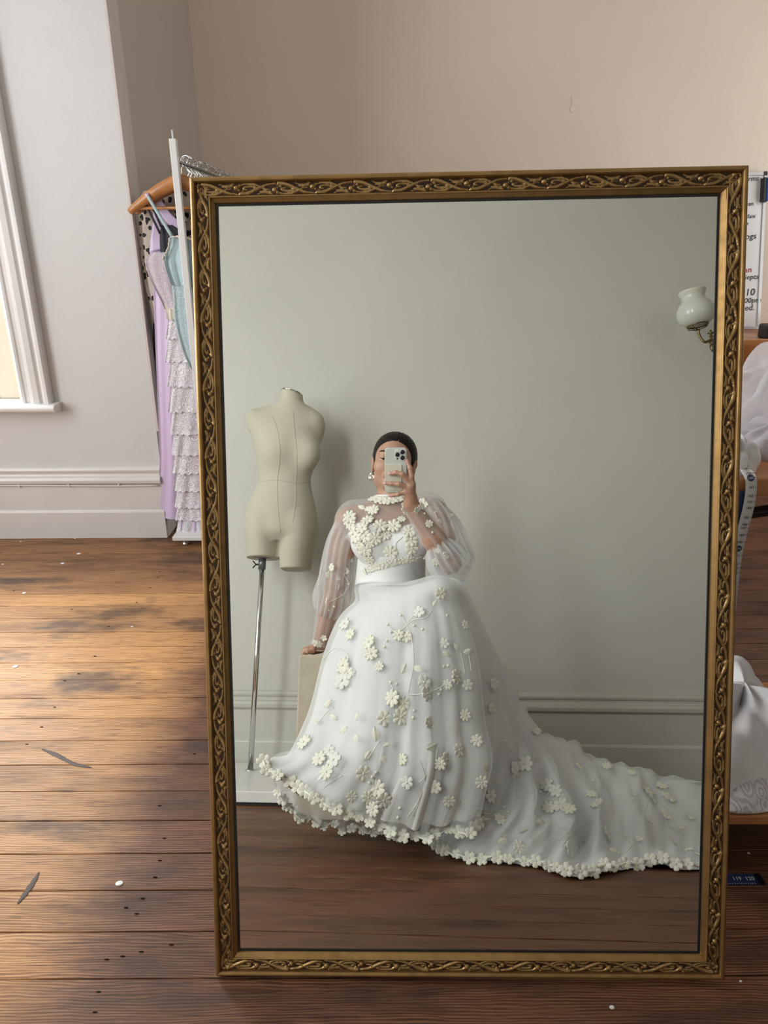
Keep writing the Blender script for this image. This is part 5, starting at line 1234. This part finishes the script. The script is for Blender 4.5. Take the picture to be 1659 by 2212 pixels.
for px, py, d in [(745, 1348, 34), (757, 1370, 32), (798, 1387, 36), (802, 1412, 36), (742, 1438, 44), (740, 1470, 46), (752, 1455, 36), (861, 1372, 28), (878, 1376, 28), (906, 1322, 28), (952, 1282, 26), (985, 1462, 36), (848, 1508, 40), (866, 1548, 38), (830, 1552, 34), (872, 1520, 32), (916, 1474, 30), (922, 1498, 32), (690, 1640, 38), (706, 1668, 36), (722, 1642, 38), (712, 1622, 28), (816, 1702, 40), (828, 1728, 36), (796, 1722, 32), (806, 1748, 34), (657, 1604, 40), (906, 1757, 36), (785, 1670, 34), (962, 1640, 34), (940, 1700, 30), (1068, 1478, 34), (1062, 1530, 26), (1010, 1480, 26), (966, 1480, 24), (950, 1650, 28), (1040, 1690, 30), (870, 1640, 26), (925, 1560, 26), (1005, 1545, 28), (990, 1620, 30), (880, 1690, 28), (970, 1730, 28), (760, 1720, 26), (1030, 1600, 28), (820, 1440, 24), (960, 1390, 24), (1005, 1350, 22),
              (1112, 1662, 38), (1134, 1650, 38), (1180, 1695, 36), (1200, 1708, 34), (1210, 1738, 40), (1186, 1745, 36), (1230, 1748, 34), (1278, 1716, 28), (1290, 1736, 36), (1398, 1706, 44), (1428, 1698, 42), (1444, 1722, 44), (1412, 1728, 42), (1440, 1762, 38), (1310, 1802, 38), (1380, 1812, 28), (1160, 1580, 26), (1250, 1655, 26), (1310, 1655, 30), (1365, 1670, 26), (1080, 1770, 30), (1060, 1720, 30), (1120, 1830, 30), (1230, 1838, 36), (1330, 1840, 28),
              (717, 1226, 24), (711, 1242, 22), (731, 1268, 18), (706, 1298, 18), (927, 1131, 20), (951, 1126, 18), (973, 1114, 18), (963, 1200, 20), (941, 1214, 20), (945, 1190, 16)]:
    put(random.choice(FM), px, py, d * PXM * .5 * (1.12 if py < 1300 else 1.0))
for px, py, a, s in [(700, 1528, .6, 26), (713, 1545, -.5, 22), (690, 1562, 2.6, 22), (812, 1602, 1.7, 30), (828, 1612, .3, 28), (822, 1630, -.9, 26), (800, 1622, -2.2, 24), (770, 1558, 1.4, 22), (752, 1570, 3.5, 24), (764, 1588, -.8, 22), (920, 1618, .4, 30), (935, 1310, 1, 20), (868, 1455, 1.2, 24), (893, 1440, -.4, 26), (1000, 1412, .5, 22), (990, 1405, 2.2, 20), (972, 1418, 2.6, 20), (1160, 1775, .5, 30), (1140, 1790, 2.4, 28), (1150, 1800, -1.2, 28), (1498, 1770, 1.6, 40), (1515, 1786, .1, 34), (1484, 1788, 2.8, 36), (1480, 1835, -1.4, 34), (1462, 1828, 2.8, 28), (1500, 1842, -.6, 28), (1075, 1820, .4, 26), (1090, 1812, 1.6, 24), (1055, 1665, 2.5, 26), (745, 1240, .6, 16), (752, 1236, 2.0, 16), (736, 1250, 3.0, 15), (700, 1672, 3.6, 20)]:
    put(LM, px, py, s * PXM, -a)
for px, py in [(845, 1474), (857, 1478), (838, 1350), (845, 1366), (866, 1330), (836, 1385), (831, 1398), (952, 1490), (948, 1500), (958, 1440), (968, 1438), (895, 1352), (913, 1360), (965, 1330), (895, 1535), (893, 1550), (768, 1452), (760, 1462), (812, 1668), (804, 1678), (798, 1690), (864, 1745), (860, 1765), (1168, 1712), (1370, 1718), (1366, 1728), (1290, 1700), (1282, 1688), (1086, 1600), (1250, 1830), (1262, 1820), (1090, 1745), (1098, 1755), (1160, 1640), (752, 1262), (722, 1310), (712, 1318), (934, 1150), (916, 1110), (940, 1108)]:
    put(BM, px, py, .0046)
for L in [[(868, 1328), (878, 1350), (888, 1372), (893, 1405), (893, 1440), (886, 1475), (882, 1500)], [(882, 1500), (905, 1500), (935, 1492), (960, 1480), (985, 1465)], [(700, 1425), (725, 1400), (752, 1415), (752, 1440)], [(838, 1350), (858, 1370), (880, 1380)], [(995, 1410), (1000, 1432), (1004, 1455)], [(932, 1320), (920, 1335), (890, 1342), (850, 1380)], [(690, 1560), (705, 1540), (722, 1528)], [(795, 1640), (808, 1620), (820, 1600)], [(905, 1640), (918, 1680), (905, 1725), (880, 1765)], [(905, 1690), (935, 1660), (945, 1620)], [(700, 1700), (715, 1690), (740, 1675)], [(1090, 1705), (1075, 1690), (1050, 1685), (1035, 1700), (1020, 1725)], [(1050, 1685), (1062, 1720), (1075, 1750), (1050, 1758), (1030, 1745)], [(1290, 1690), (1292, 1705), (1290, 1725)], [(1210, 1785), (1230, 1800), (1215, 1830)], [(1180, 1800), (1205, 1815), (1225, 1800), (1250, 1790)], [(1430, 1740), (1440, 1775), (1455, 1790)], [(1400, 1735), (1390, 1765), (1410, 1780)], [(1330, 1800), (1365, 1820), (1350, 1845)], [(1180, 1720), (1195, 1705), (1210, 1712)], [(1110, 1630), (1095, 1610), (1085, 1590)], [(1480, 1800), (1470, 1825), (1490, 1845)], [(712, 1300), (740, 1285), (755, 1262), (760, 1240)], [(755, 1262), (748, 1250), (742, 1240)], [(940, 1110), (945, 1130), (930, 1150)], [(936, 1180), (950, 1200), (962, 1215)], [(840, 1470), (850, 1490), (850, 1505)], [(1040, 1460), (1055, 1475), (1068, 1478)], [(1010, 1400), (1015, 1430), (1018, 1450)], [(810, 1670), (806, 1690), (812, 1700)], [(880, 1345), (895, 1330), (905, 1322)]]:
    stem(L)
# flowers of the bodice, collar, waist and cuffs
for px, py, d in [(807, 1102, 32), (794, 1124, 34), (822, 1136, 38), (851, 1137, 38), (756, 1117, 36), (758, 1134, 30), (782, 1141, 34), (770, 1160, 36), (789, 1158, 34), (811, 1163, 34), (833, 1155, 30), (789, 1189, 34), (844, 1193, 36), (798, 1208, 26), (888, 1165, 34), (890, 1184, 32), (884, 1148, 32), (877, 1102, 26), (770, 1223, 34), (752, 1126, 26), (868, 1122, 22), (795, 1100, 18), (886, 1206, 22), (776, 1178, 26), (800, 1172, 26), (762, 1148, 28)]:
    put(random.choice(FM[:2]), px, py, d * .00158 * .52)
for px, py, a, s in [(788, 1100, 2.4, 24), (866, 1090, .3, 18), (878, 1088, 2.0, 14), (762, 1215, 2.2, 22), (782, 1226, -.6, 22)]: put(LM, px, py, s * .0016, -a)
for L in [[(790, 1108), (795, 1118), (792, 1128)], [(860, 1120), (875, 1112), (880, 1104)], [(870, 1160), (855, 1175), (860, 1195)]]: stem(L, .0011)
for k, t_ in enumerate(np.linspace(0, 1, 13)): put(random.choice(HM), 797 + 106 * t_, 1229 - 22 * t_ - 3 * math.sin(PI * t_), .0150)
for k, t_ in enumerate(np.linspace(0, 1, 9)): put(random.choice(HM), 795 + 86 * t_, 1076 + 8 * math.sin(PI * t_) - 3 * t_, .0195)
for px, py in [(893, 1094), (903, 1087), (912, 1082), (899, 1102), (909, 1094), (919, 1090), (884, 1100), (681, 1389), (690, 1392), (700, 1378)]: put(random.choice(HM), px, py, .0135)
# hem flowers edge every hem
def edge(P, parent, size, step, lift=.002, side=None):
    P = np.array(P); s_ = np.concatenate([[0], np.cumsum(np.linalg.norm(np.diff(P, axis=0), axis=1))]); n_ = int(s_[-1] / step)
    MB().tube(P[::2], .0034, 6).obj('hem_band', MAT['applique'], parent, True)
    for k in range(n_ + 1):
        q = np.array([np.interp(k * step + random.uniform(-.15, .15) * step, s_, P[:, j]) for j in range(3)])
        vdir = np.array([.058, 2.25, .56]) - q; vdir /= np.linalg.norm(vdir); up_ = np.array([random.uniform(-.3, .3), random.uniform(-.2, .2), random.uniform(.1, .8)]); nrm_ = vdir + up_
        q[2] = max(q[2], size * .55)
        inst('hem_flower', random.choice(HM), frame_mat(q + vdir * lift, nrm_, (1, 0, 0), random.uniform(0, 6.28), size * random.uniform(.85, 1.12)), parent)
nf = int(NC * 7.6 / 13)
edge(Gov[-1, 2:nf + 6], sk, .0195, .036)
edge(UG[-1], uh, .0170, .034)
edge(TG2[-1], tr, .0185, .040)
